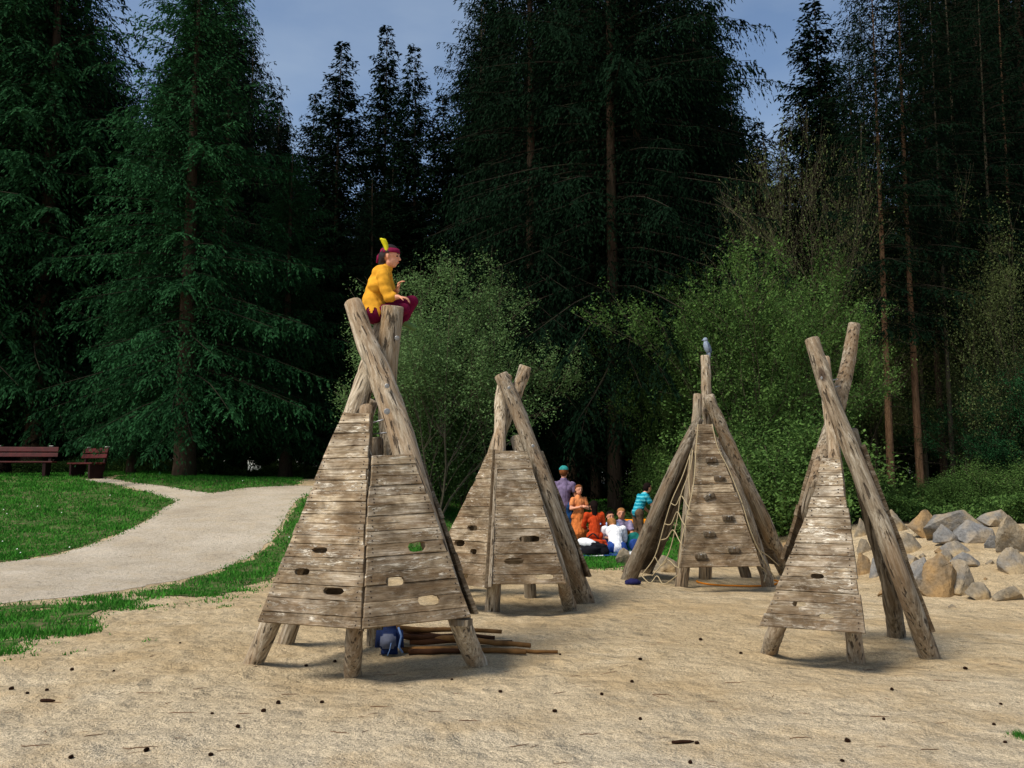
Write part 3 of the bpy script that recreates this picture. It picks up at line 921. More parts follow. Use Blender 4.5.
tree_px('bare_trunk', 996, 25.5, -70, 'pine_tree', 'slim brown trunk above the highest grey boulder', mats=BR, rotz=2.2, wide=.8)
for i_, (px_, D_, top_) in enumerate(((858, 28, 330), (893, 29, 350), (930, 28, 320), (968, 27, 300), (1005, 27, 310))):
    tree_px('bush_b', px_, D_, top_, 'bush', ('leafy bush deep behind the tallest crossing pole', 'leafy bush deep between the two reddish trunks', 'leafy bush deep behind the orange topped boulder',
            'leafy bush deep behind the long grey boulder', 'leafy bush deep in the wood at the right edge')[i_], mats=('bark_pale', 'leaf'), rotz=i_ * 1.1, cat='bush', wide=.8)
# forest deeper in
rr = random.Random(17)
skyl = [(-400, -400), (0, -150), (100, -20), (125, 60), (165, 60), (215, -60), (275, 30), (300, 130), (345, 110), (387, 100), (414, 110), (440, 150), (462, 190), (480, -50), (700, -50), (735, 90), (775, 150), (800, 60), (835, 40), (862, 110), (890, 60), (910, -60), (1500, -300)]
def skyline(px):
    return float(np.interp(px, [a for a, b in skyl], [b for a, b in skyl]))
n_back = 0
for D in (35, 40, 46, 53, 62, 74):
    px = -60 + rr.uniform(0, 40)
    while px < 1090:
        if not (845 < px < 960 and D < 60) and not (872 < px < 940):
            top = skyline(px) + rr.uniform(15, 60) + (30 if 280 < px < 470 else 0)
            top = max(top, -160)
            tree_px(rr.choice(['spire', 'shaggy', 'spire']), px, D + rr.uniform(-1.5, 1.5), top, 'spruce_tree',
                    'dark spruce deeper in the forest, glimpsed behind the front trees', group='spruces deeper in the forest')
        px += rr.uniform(0.8, 1.3) * 3.4 * F / D
    
# bushes
tree_px('bush_pale', 437, 22, 236, 'shrub', 'tall pale grey-green shrub right behind the seated child', mats=('bark_pale', 'leaf_pale'), rotz=1.1, cat='shrub')
tree_px('bush_pale', 466, 25, 310, 'shrub', 'pale loose shrub directly behind the top of the second tepee', mats=('bark_pale', 'leaf_pale'), rotz=3.1, cat='shrub', wide=.7)
tree_px('bush_low', 415, 23, 395, 'shrub', 'low dark shrub seen between the first and second tepees', mats=('bark_pale', 'leaf'), rotz=0.1, cat='shrub', wide=0.8)
LB = ('bark_pale', 'leaf')
for px, D, top, kind, lab, w, rz in (
        (668, 25, 335, 'bush_b', 'green leafy bush behind the boy in the turquoise striped shirt', 0.5, 0.2),
        (708, 24, 262, 'bush_a', 'tall green leafy bush directly behind the perched grey bird', 0.75, 1.2),
        (748, 21.5, 232, 'bush_b', 'tallest green leafy bush, right of the climbing tepee top', 0.85, 2.2),
        (792, 21, 255, 'bush_a', 'tall green leafy bush just left of the right tepee poles', 0.75, 3.2),
        (826, 23.5, 365, 'bush_b', 'green leafy bush behind the crossing poles of the right tepee', 0.5, 4.2),
        (770, 18.5, 400, 'bush_low', 'low green bush in the gap between the climbing tepee and the right tepee', 1.1, 5.2),
        (742, 20.5, 430, 'bush_low', 'low green bush hidden behind the climbing panel', .8, 0.9),
        (668, 23.5, 440, 'bush_low', 'low green bush between the twin trunks and the leaning log', 0.7, 1.9),
        (905, 20.5, 478, 'bush_low', 'low green bush above the orange topped boulder', 1.0, 2.9),
        (955, 19.5, 468, 'bush_low', 'low green bush behind the long grey boulder', 1.2, 3.9),
        (1010, 19, 455, 'bush_low', 'low dark green bush at the right edge behind the boulders', 1.2, 4.9),
        (860, 20, 468, 'bush_low', 'low green bush behind the dark back leg of the right tepee', 1.0, 5.9)):
    tree_px(kind, px, D, top, 'bush', lab, mats=LB, wide=w, rotz=rz, cat='bush')
BT = ('bark_pale', 'leaf_brown')
tree_px('twiggy', 795, 22.5, 118, 'bare_tree', 'nearly bare many stemmed tree rising above the tallest bush', mats=BT, rotz=0.3, wide=.5)
tree_px('twiggy', 838, 24, 150, 'bare_tree', 'nearly bare twiggy tree above the right tepee poles', mats=BT, rotz=1.3, wide=.6)
tree_px('airy', 866, 25.5, 190, 'bare_tree', 'thin leafed brownish tree behind the reddish trunk nearest the right tepee', mats=BT, rotz=2.3, wide=.55)
tree_px('airy', 965, 23.5, 230, 'bare_tree', 'thin leafed brownish tree above the grey boulder ridge', mats=BT, rotz=3.3, wide=.7)
tree_px('airy', 1020, 20.5, 190, 'bare_tree', 'thin leafed tree at the right edge of the photo', mats=BT, rotz=4.3, wide=.7)
tree_px('bush_a', 1010, 20.5, 350, 'bush', 'dark tall bush at the right edge beside the thin leafed tree', mats=('bark', 'frond'), rotz=0.5, cat='bush')
# thin pale sapling by the left trees
sp = MB()
g = ground(262, 474)
top = at(264, 385, g.y)
sp.tube(catmull([g - Vector((0, 0, .1)), g.lerp(top, .5) + Vector((.03, 0, 0)), top], 8), [0.07, 0.065, 0.06, 0.055, 0.05, 0.045, 0.04, 0.03], seg=8, wob=0.1)
o = sp.build('dead_sapling', M['bark_pale'], origin=g)
tag(o, 'thin pale broken sapling stem right of the thick brown trunk', 'tree stem')

# undergrowth along the forest edge
def undergrowth():
    rs = np.random.RandomState(8)
    n = 190000
    x = rs.uniform(-17, 14, n)
    fr = np.interp(x, [-17, -6.2, -2, 1, 4.5, 6, 9, 14], [30.6, 31.8, 26.6, 22.6, 21.0, 18.0, 17.6, 17.4])
    y = fr + np.abs(rs.normal(0, 1.4, n))
    cl = np.clip(0.55 + 0.9 * nz(x, y, 2.2, 51), 0.05, 1.3)
    hgt = (0.15 + 0.5 * cl) * rs.rand(n) ** 0.8
    z = H(x, y) + hgt
    P = np.stack([x, y, z], -1)
    nrm = rs.normal(0, 1, (n, 3)); nrm[:, 2] = abs(nrm[:, 2]) + .5; nrm /= np.linalg.norm(nrm, axis=1)[:, None]
    u = np.cross(nrm, rs.normal(0, 1, (n, 3))); u /= np.linalg.norm(u, axis=1)[:, None]; v = np.cross(nrm, u)
    L = (0.045 * rs.uniform(0.5, 1.4, n))[:, None]
    V = np.stack([P - u * L, P + v * L * .35, P + u * L, P - v * L * .35], 1).reshape(-1, 3)
    me = np_mesh('undergrowth', V, 4); set_tint(me, rs.rand(n))
    o = link('undergrowth', me, M['leaf']); tag(o, 'low dark green undergrowth along the edge of the forest', 'undergrowth', kind='stuff')
undergrowth()

# ------------------------------------------------------------------ wooden tepees
def frame_of(p0, p1):
    ax = (p1 - p0).normalized()
    return Matrix.Translation(p0) @ ax.to_track_quat('Z', 'Y').to_matrix().to_4x4()
LOGN = [0]
def log(parent, ctrl, rads, mat='log', name='log_pole', wob=0.13, seg=18, crook=0.012, bolts=()):
    LOGN[0] += 1
    seed = LOGN[0]
    ctrl = [Vector(c) for c in ctrl]
    mw = frame_of(ctrl[0], ctrl[-1])
    inv = mw.inverted()
    n = 30
    pts = catmull(ctrl, n)
    if not isinstance(rads, (list, tuple)): rads = (rads, rads)
    rr_ = [float(np.interp(i / (n - 1), np.linspace(0, 1, len(rads)), rads)) for i in range(n)]
    L = [inv @ p for p in pts]
    for i in range(2, n - 2):
        q = Vector((seed * 3.1, i * 0.22, 0))
        L[i] += Vector((mnoise.noise(q), mnoise.noise(q + Vector((9, 9, 9))), 0)) * crook
    d0 = (L[1] - L[0]).normalized(); d1 = (L[-1] - L[-2]).normalized()
    L = [L[0], L[0] + d0 * 0.012] + L[1:-1] + [L[-1] - d1 * 0.012, L[-1]]
    rr_ = [rr_[0] * 0.86, rr_[0]] + rr_[1:-1] + [rr_[-1] * 0.99, rr_[-1] * 0.84]
    mb = MB().tube(L, rr_, seg=seg, wob=wob, seed=seed)
    me = mb.mesh(name)
    o = link(name, me, M[mat], parent, mw)
    for p in me.polygons: p.use_smooth = len(p.vertices) == 4
    for (px, py, D, rb) in bolts:
        c = at(px, py, D)
        toward = (Vector((0, 0, 1.6)) - c).normalized()
        b = MB()
        b.tube([c, c + toward * 0.008, c + toward * 0.010], [rb, rb, rb * 0.85], seg=14)
        b.tube([c + toward * 0.009, c + toward * 0.024], [rb * 0.45, rb * 0.42], seg=6)
        b.build('bolt', M['metal'], o, smooth=False)
    return o
def clip_half(poly, vy, keep_above):
    out = []
    for i in range(len(poly)):
        a, b = poly[i], poly[(i + 1) % len(poly)]
        ia = (a[1] >= vy) if keep_above else (a[1] <= vy)
        ib = (b[1] >= vy) if keep_above else (b[1] <= vy)
        if ia: out.append(a)
        if ia != ib:
            t = (vy - a[1]) / (b[1] - a[1])
            out.append((a[0] + (b[0] - a[0]) * t, vy))
    return out
def panel(parent, tri, extra, n_planks, mat, holes=(), th=0.035, seed=0, name='plank_panel', warp=1.0):
    """tri: BL, BR, TR as (px, py, D); extra: more outline pixels after TR (they land on the same plane)"""
    rs = random.Random(seed * 31 + 5)
    P = [at(*t) for t in tri]
    u = (P[1] - P[0]).normalized()
    nrm = u.cross(P[2] - P[0]).normalized()
    if nrm.dot(Vector((0, 0, 1.6)) - P[0]) < 0: nrm = -nrm
    v = nrm.cross(u)
    if v.z < 0:
        v = -v
    nn = u.cross(v)
    mw = Matrix((( u.x, v.x, nn.x, P[0].x), (u.y, v.y, nn.y, P[0].y), (u.z, v.z, nn.z, P[0].z), (0, 0, 0, 1)))
    inv = mw.inverted()
    front = 1 if nn.dot(Vector((0, 0, 1.6)) - P[0]) > 0 else -1
    def onplane(px, py):
        d = ray(px, py); o = Vector((0, 0, 1.6))
        t = (P[0] - o).dot(nn) / d.dot(nn)
        q = inv @ (o + d * t)
        return (q.x, q.y)
    poly = [tuple((inv @ p)[:2]) for p in P] + [onplane(*e) for e in extra]
    vmin = min(p[1] for p in poly); vmax = max(p[1] for p in poly)
    cuts = [vmin]
    ws = [rs.uniform(0.75, 1.25) for _ in range(n_planks)]
    for w_ in ws: cuts.append(cuts[-1] + (vmax - vmin) * w_ / sum(ws))
    cutters = []
    for (px, py, w, h) in holes:
        cx, cy = onplane(px, py)
        x2, _ = onplane(px + w / 2, py); x1, _ = onplane(px - w / 2, py)
        _, y1 = onplane(px, py - h / 2); _, y2 = onplane(px, py + h / 2)
        hw, hh = abs(x2 - x1) / 2, abs(y1 - y2) / 2
        pts = []
        for (ex, ey) in ((-1, 0.05), (-.82, -.75), (-.45, -1), (.4, -.92), (.8, -.8), (1, -.05), (.85, .7), (.5, 1), (-.4, .95), (-.8, .8)):
            pts.append((cx + hw * ex * rs.uniform(.93, 1.05), cy + hh * ey * rs.uniform(.9, 1.08)))
        n = len(pts)
        V = [Vector((x, y, -0.3)) for x, y in pts] + [Vector((x, y, 0.3)) for x, y in pts]
        Fc = [tuple(range(n - 1, -1, -1)), tuple(range(n, 2 * n))] + [(i, (i + 1) % n, n + (i + 1) % n, n + i) for i in range(n)]
        cutters.append((cy - hh * 1.15, cy + hh * 1.15, V, Fc))
    allbm = bmesh.new()
    allbm.faces.layers.float.new('tint')
    for k in range(n_planks):
        bm = bmesh.new()
        lay = bm.faces.layers.float.new('tint')
        a, b = cuts[k] + 0.0006, cuts[k + 1] - 0.0006
        pl = clip_half(clip_half(poly, a, True), b, False)
        if len(pl) < 3 or b - a < 0.01: continue
        ax = sum(p[0] for p in pl) / len(pl)
        out = []
        for i in range(len(pl)):
            p, q = pl[i], pl[(i + 1) % len(pl)]
            L = math.hypot(q[0] - p[0], q[1] - p[1])
            m_ = max(1, int(L / 0.07))
            for j in range(m_):
                t = j / m_
                out.append([p[0] + (q[0] - p[0]) * t, p[1] + (q[1] - p[1]) * t])
        ext_l, ext_r = rs.uniform(-.010, .010), rs.uniform(-.010, .010)
        for o_ in out:
            o_[0] += ext_l if o_[0] < ax else ext_r
            top_ = o_[1] > (a + b) / 2
            nv = mnoise.noise(Vector((o_[0] * 9, k * 5.1 + (1 if top_ else 0) * 2.2, seed))) * 0.006 * warp
            o_[1] += min(nv, 0.0) if top_ else max(nv, 0.0)
        cy = (a + b) / 2
        dz = rs.uniform(-0.007, 0.004)
        tilt_ = rs.uniform(-0.04, 0.04)
        def ring(ins, z):
            r_ = []
            for x, y in out:
                yy = y - ins * (1 if y > cy else -1)
                xx = x - ins * (1 if x > ax else -1)
                r_.append(bm.verts.new((xx, yy, front * (z + dz + (y - cy) * tilt_))))
            return r_
        A = ring(0.0028, 0.0); B = ring(0, -0.005); C_ = ring(0, -th)
        tv = rs.random()
        n = len(out)
        fs = [bm.faces.new(A), bm.faces.new(C_[::-1])]
        for i in range(n):
            j = (i + 1) % n
            fs.append(bm.faces.new((A[j], A[i], B[i], B[j])))
            fs.append(bm.faces.new((B[j], B[i], C_[i], C_[j])))
        bmesh.ops.recalc_face_normals(bm, faces=bm.faces)
        for f in bm.faces: f[lay] = tv
        me = bpy.data.meshes.new(name)
        bm.to_mesh(me); bm.free()
        for (c0, c1, V, Fc) in cutters:
            if c1 < a or c0 > b: continue
            t1_ = bpy.data.objects.new('tmp_a', me); t2_ = bpy.data.objects.new('tmp_b', mesh_from('c', V, Fc))
            COL.objects.link(t1_); COL.objects.link(t2_)
            md = t1_.modifiers.new('b', 'BOOLEAN'); md.operation = 'DIFFERENCE'; md.object = t2_; md.solver = 'EXACT'
            bpy.context.view_layer.update()
            me2 = bpy.data.meshes.new_from_object(t1_.evaluated_get(bpy.context.evaluated_depsgraph_get()))
            bpy.data.objects.remove(t1_); bpy.data.objects.remove(t2_)
            if len(me2.polygons) > 4: me = me2
        if warp:
            nb = bmesh.new(); nb.from_mesh(me)
            xs_ = [o_[0] for o_ in out]
            for xx in (min(xs_) + .05, max(xs_) - .05):
                for q_ in (.3, .7):
                    yy = a + (b - a) * q_ + rs.uniform(-.008, .008)
                    vs = [nb.verts.new((xx + rs.uniform(-.004, .004) * 0 + .006 * math.cos(t6), yy + .006 * math.sin(t6), front * (dz + (yy - cy) * tilt_ + .0022))) for t6 in np.linspace(0, 2 * math.pi, 7)[:-1]]
                    fN = nb.faces.new(vs if front > 0 else vs[::-1]); fN.material_index = 1
            nb.to_mesh(me); nb.free()
        before = len(allbm.faces)
        allbm.from_mesh(me)
        allbm.faces.ensure_lookup_table()
        lay2 = allbm.faces.layers.float.get('tint')
        for f in allbm.faces[before:]:
            f[lay2] = tv
            f.material_index = 1 if (len(f.verts) == 6 and f.calc_area() < 2e-4) else 0
    me = bpy.data.meshes.new(name)
    allbm.to_mesh(me); allbm.free()
    return link(name, me, [M[mat], M['rust']], parent, mw)
G = ground
def onto(px, py, sink=0.06):
    g = ground(px, py)
    return Vector((g.x, g.y, g.z - sink))

# --- first tepee, nearest on the left, with the child on its crossed poles
t1 = empty('climbing_tepee', ground(360, 655), 'nearest and largest wooden tepee, plank sides with grip holes, the child sits on its poles', 'climbing frame', 'wooden tepees of the playground')
F1, L1, R1 = onto(352, 677), onto(250, 664), onto(481, 665)
B1, BL1 = onto(376, 643), onto(283, 644)
log(t1, [R1, at(452, 600, 7.42), at(398, 428, 7.60), at(376, 366, 7.68), at(352, 301, 7.76)], (0.082, 0.095, 0.112, 0.10, 0.078), 'log_pale', bolts=((387, 386, 7.52, 0.02), (387, 411.5, 7.46, 0.026)))
log(t1, [B1, at(381, 540, 8.15), at(389, 450, 8.02), at(387, 385, 7.93), at(393, 306, 7.86)], (0.09, 0.09, 0.085, 0.098), 'log_warm', bolts=((397, 338, 7.76, 0.02),))
log(t1, [L1, at(306, 540, 7.55), at(357, 405, 7.88), at(371, 362, 7.95), at(386, 318, 8.03)], (0.082, 0.085, 0.09, 0.088, 0.08), 'log_pale')
log(t1, [F1, at(357, 600, 7.12), at(367, 406, 7.68)], (0.075, 0.065, 0.058), 'log')
log(t1, [BL1, at(372, 400, 8.15)], (0.075, 0.06), 'log')
log(t1, [at(379, 500, 7.72), at(377, 438, 7.80)], (0.055, 0.055), 'log_pale')
log(t1, [at(397, 500, 7.66), at(394, 440, 7.74)], (0.07, 0.075), 'log_pale', name='log_stub')
panel(t1, [(257, 621.5, 7.30), (360, 629, 6.90), (369.5, 413.5, 7.50)], [(342, 412)], 18, 'plank', seed=1,
      holes=[(319.5, 550, 16, 6), (302, 571.5, 15.5, 7.5), (333, 591, 21.5, 8)])
panel(t1, [(363, 629, 6.90), (471, 617, 7.25), (413, 454, 7.44)], [(372, 455.5)], 14, 'plank', seed=2,
      holes=[(417, 546.5, 19, 10), (395, 581, 20, 9.5), (429, 600, 23, 10.5)])
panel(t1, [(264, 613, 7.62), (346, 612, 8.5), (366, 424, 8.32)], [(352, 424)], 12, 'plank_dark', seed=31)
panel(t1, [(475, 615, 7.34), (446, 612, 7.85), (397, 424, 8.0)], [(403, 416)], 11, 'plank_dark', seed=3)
# dark edge batten along the ridge and small block under the right panel
mb = MB(); a_, b_ = at(361.5, 631, 6.93), at(371, 414, 7.53)
mb.tube([a_, b_], [0.02, 0.02], seg=4); mb.build('ridge_batten', M['plank_dark'], t1, smooth=False)
mb = MB(); mb.box(at(461, 622, 7.30), (0.16, 0.10, 0.05), Matrix.Rotation(R(-20), 3, 'Z')); mb.build('block', M['log_dark'], t1, smooth=False)
mb = MB()
mb.tube([at(369, 424, 7.62), at(384, 419.5, 7.55)], 0.007, seg=6)
mb.build('metal_rod', M['metal'], t1)
mb = MB(); mb.tube([at(369, 434.5, 7.62), at(389, 432.5, 7.55)], 0.007, seg=6)
mb.build('metal_rod', M['metal'], t1)

# --- second tepee
t2 = empty('climbing_tepee', ground(522, 598), 'second wooden tepee from the left, with a long pole leaning over its right edge', 'climbing frame', 'wooden tepees of the playground')
F2 = onto(492, 611)
log(t2, [onto(587, 602), at(560, 527, 10.82), at(525, 430, 10.80), at(501, 374, 10.82)], (0.115, 0.095, 0.092, 0.088), 'log', bolts=((509, 388, 10.70, 0.02), (533, 446, 10.68, 0.02)))
log(t2, [F2, at(499, 470, 10.75), at(501, 400, 11.0), at(507, 375, 11.08)], (0.09, 0.072, 0.078, 0.072), 'log_pale', bolts=((502, 421, 10.88, 0.018),))
log(t2, [onto(458, 590), at(496, 447, 11.3), at(514, 400, 11.16), at(526, 366, 11.1)], (0.09, 0.08, 0.08, 0.078), 'log_pale')
log(t2, [onto(571, 610), at(557, 560, 10.5), at(515, 437, 11.0)], (0.085, 0.07, 0.07), 'log')
log(t2, [onto(531, 597), at(521, 445, 11.5)], (0.08, 0.06), 'log_dark')
panel(t2, [(426, 580, 11.25), (485, 587.5, 10.30), (494, 450, 10.70)], [(489.5, 449)], 13, 'plank_brown', seed=4,
      holes=[(472.6, 528, 11, 6), (459, 543, 11, 6.5), (473, 551.6, 7, 6), (464.6, 576, 7, 5)])
panel(t2, [(490.5, 584.5, 10.25), (566.5, 583.5, 10.30), (527, 451, 10.62)], [(496, 450.5)], 12, 'plank', seed=5,
      holes=[(529.4, 538.7, 22, 6.5), (514, 561, 20.5, 6.5), (545, 576.7, 19, 5.5)])
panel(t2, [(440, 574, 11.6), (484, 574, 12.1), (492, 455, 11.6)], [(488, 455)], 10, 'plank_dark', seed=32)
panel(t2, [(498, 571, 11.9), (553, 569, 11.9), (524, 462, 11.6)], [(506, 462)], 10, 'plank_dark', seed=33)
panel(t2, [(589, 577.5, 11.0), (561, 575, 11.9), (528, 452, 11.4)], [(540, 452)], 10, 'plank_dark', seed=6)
mb = MB(); mb.tube([at(487.5, 588, 10.30), at(495, 450, 10.72)], [0.036, 0.03], seg=5); mb.build('ridge_batten', M['plank_dark'], t2, smooth=False)
mb = MB(); mb.tube([at(490, 587, 10.24), at(497, 450, 10.62)], [0.022, 0.018], seg=5); mb.build('ridge_batten', M['log'], t2, smooth=False)

# --- third tepee with climbing holds and rope net
t3 = empty('climbing_tepee', ground(715, 583), 'wooden tepee with foothold blocks on its narrow plank ramp and rope nets at both sides', 'climbing frame', 'wooden tepees of the playground')
log(t3, [onto(705, 578), at(707.5, 430, 13.3), at(707, 405, 13.2), at(705, 355, 13.1)], (0.10, 0.085, 0.08, 0.066), 'log_pale')
log(t3, [onto(627, 579), at(655, 515, 13.05), at(680, 458, 12.95), at(699, 418, 12.98)], (0.115, 0.10, 0.09, 0.07), 'log_dark')
log(t3, [onto(644, 572), at(668, 520, 13.8), at(697, 430, 13.5)], (0.105, 0.10, 0.085), 'log_dark')
log(t3, [onto(787, 572), at(764, 522, 13.7), at(732, 452, 13.2), at(708, 396, 12.98)], (0.12, 0.105, 0.095, 0.085), 'log_warm')
log(t3, [onto(681, 586), at(692, 470, 12.95), at(698, 394, 13.02)], (0.095, 0.07, 0.065), 'log')
log(t3, [onto(769, 586), at(742, 500, 12.95), at(708, 428, 13.08)], (0.095, 0.07, 0.06), 'log')
log(t3, [onto(747, 577), at(712, 440, 13.4)], (0.085, 0.07), 'log_dark')
panel(t3, [(680, 567.5, 12.35), (761.5, 566, 12.35), (712, 424, 12.90)], [(696, 424), (694.5, 470), (688, 515)], 14, 'plank_brown', seed=7)
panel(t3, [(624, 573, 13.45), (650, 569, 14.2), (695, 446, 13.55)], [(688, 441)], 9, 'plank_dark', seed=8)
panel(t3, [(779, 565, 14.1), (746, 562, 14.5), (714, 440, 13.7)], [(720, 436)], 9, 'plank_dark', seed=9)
def tri_depth(py): return 12.35 + (567 - py) / 143 * 0.55
for px, py, rot in ((711, 459.5, 0), (719.5, 478, 0.05), (709, 496, -0.45), (728, 517.5, 0), (709, 533.5, 0.05), (733.5, 549, 0), (700.5, 555.5, 0)):
    D = tri_depth(py)
    c = at(px, py, D - 0.02)
    bm = bmesh.new()
    bmesh.ops.create_cube(bm, size=1)
    for v_ in bm.verts: v_.co = Vector((v_.co.x * 0.155, v_.co.y * 0.075, v_.co.z * 0.062)) * 1.0
    bmesh.ops.bevel(bm, geom=bm.edges[:], offset=0.008, segments=2, affect='EDGES')
    for v_ in bm.verts: v_.co.z += 0.004 * math.sin(v_.co.x * 40)
    me = bm_mesh(bm, 'foothold')
    mw = Matrix.Translation(c) @ Matrix.Rotation(rot, 4, 'Y') @ Matrix.Rotation(R(20), 4, 'X')
    o = link('foothold', me, M['log_dark'], t3, mw)
    b = MB(); b.tube([c + Vector((0, -0.036, 0.012)), c + Vector((0, -0.05, 0.016))], [0.011, 0.010], seg=8)
    b.build('bolt', M['metal'], o)
def ropes(parent, lines, name='rope_net', r=0.0075):
    mb = MB()
    for ln in lines:
        pts = [at(*p) for p in ln]
        mb.tube(catmull(pts, 6 * len(pts)), r, seg=6)
    return mb.build(name, M['rope'], parent)
ropes(t3, [
    [(698, 424, 12.84), (696, 450, 12.72), (693.5, 485, 12.55), (686, 520, 12.42), (681, 545, 12.36), (678, 572, 12.3)],
    [(692, 448, 12.9), (683, 475, 12.85), (672, 500, 12.85), (664.5, 524, 12.9), (655, 556, 12.95), (641, 576, 13.0)],
    [(693, 450, 12.88), (690, 470, 12.8), (681, 495, 12.75), (677, 520, 12.75), (668, 555, 12.8), (652, 576, 12.85)],
    [(690, 455, 12.86), (689, 480, 12.75), (691, 505, 12.6)],
    [(670.5, 503, 12.85), (676, 505, 12.8), (681, 496, 12.76), (686, 503, 12.65), (690, 510, 12.55)],
    [(664.5, 524, 12.9), (671, 524, 12.84), (677, 512, 12.76), (682, 521, 12.6), (686, 527, 12.45)],
    [(661, 540, 12.93), (667, 538, 12.85), (673, 530, 12.78), (679, 540, 12.5), (682, 545, 12.4)],
    [(655, 557, 12.95), (661, 566, 12.9), (668, 560, 12.8), (675, 566, 12.5), (679, 568, 12.35)],
    [(641, 575, 13.0), (650, 583, 12.8), (657, 576, 12.8), (664, 584, 12.6), (678, 575, 12.35)]])
ropes(t3, [
    [(712, 424, 12.86), (718, 448, 12.78), (729, 470, 12.70), (741, 500, 12.60), (743, 506, 12.6), (752, 535, 12.55), (765, 562, 12.6), (775, 578, 12.8)],
    [(752, 534, 12.56), (757, 548, 12.7), (768, 556, 12.95), (779, 566, 13.2)],
    [(760, 566, 12.5), (766, 572, 12.7), (764, 582, 12.5)]])
# --- fourth tepee
t4 = empty('climbing_tepee', ground(850, 650), 'right hand wooden tepee with flared plank side and three tall crossing poles', 'climbing frame', 'wooden tepees of the playground')
log(t4, [onto(932, 657), at(899.5, 573, 7.70), at(867, 489, 7.72), at(833, 405, 7.75), at(811, 338, 7.80)], (0.085, 0.075, 0.073, 0.07, 0.062), 'log', bolts=((822, 378, 7.72, 0.014),))
log(t4, [onto(857, 664), at(846, 560, 7.68), at(833.5, 450, 7.93), at(824, 357, 8.08)], (0.075, 0.055, 0.058, 0.05), 'log_pale')
log(t4, [onto(785, 612), at(808, 510, 8.45), at(828, 436, 8.28), at(843, 388, 8.2), at(854.5, 323, 8.15)], (0.08, 0.07, 0.066, 0.072, 0.052), 'log')
log(t4, [onto(897, 636), at(891, 590, 8.65), at(876, 535, 8.55), at(850, 430, 8.3)], (0.088, 0.08, 0.08, 0.065), 'log_dark')
log(t4, [onto(766, 653), at(781, 620, 7.95), at(812, 540, 8.0), at(833, 462, 8.1)], (0.075, 0.07, 0.05), 'log')
panel(t4, [(760, 626, 7.74), (864.5, 633.5, 7.34), (840, 456.5, 7.70)], [(822, 458), (816, 478), (803, 522), (784, 566)][:0] + [(822.5, 458), (815, 486), (803, 523)], 14, 'plank_pale', seed=10,
      holes=[(817, 576, 14, 5.5), (799, 604, 14, 5), (826, 616, 16, 4.5)])
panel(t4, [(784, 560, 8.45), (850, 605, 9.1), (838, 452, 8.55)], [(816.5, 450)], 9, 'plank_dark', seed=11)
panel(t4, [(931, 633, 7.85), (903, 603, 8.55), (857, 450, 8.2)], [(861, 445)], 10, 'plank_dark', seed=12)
for a_, b_ in (((829, 381, 7.78), (838, 379, 8.1)), ((831, 388, 7.78), (840, 386, 8.1))):
    mb = MB(); mb.tube([at(*a_), at(*b_)], 0.007, seg=6); mb.build('metal_rod', M['metal'], t4)

# --- grey bird on top of the third tepee
bird = MB()
bc = at(707, 349, 13.08)
bird.ball(bc + Vector((0, 0, 0.03)), (0.05, 0.055, 0.10), rot=Matrix.Rotation(R(-14), 3, 'Y'))
bird.ball(bc + Vector((-0.022, 0, 0.135)), (0.036, 0.036, 0.036))
bird.tube([bc + Vector((-0.04, -0.01, 0.135)), bc + Vector((-0.078, -0.015, 0.125))], [0.011, 0.003], seg=6)
bird.tube([bc + Vector((0.02, 0, -0.03)), bc + Vector((0.035, 0.0, -0.13))], [0.03, 0.018], seg=6)
M['bird'] = plain('grey_feathers', (128, 140, 156), 0.8, 0.2, 0.3, 30)
o = bird.build('bird', M['bird'], origin=bc)
tag(o, 'small grey bird perched on the topmost pole of the climbing tepee', 'bird')
M['bird_wing'] = plain('dark_wing', (74, 86, 104), 0.8, 0.2, 0.3, 30)
for s_ in (-1, 1):
    w_ = MB(); w_.ball(bc + Vector((0.028, 0.042 * s_, 0.02)), (0.022, 0.02, 0.09), rot=Matrix.Rotation(R(-18), 3, 'Y')); w_.build('wing', M['bird_wing'], o)
    w_ = MB(); w_.tube([bc + Vector((0.0, 0.02 * s_, -0.05)), bc + Vector((-0.005, 0.02 * s_, -0.092))], 0.005, seg=5); w_.build('leg', M['bird_wing'], o)

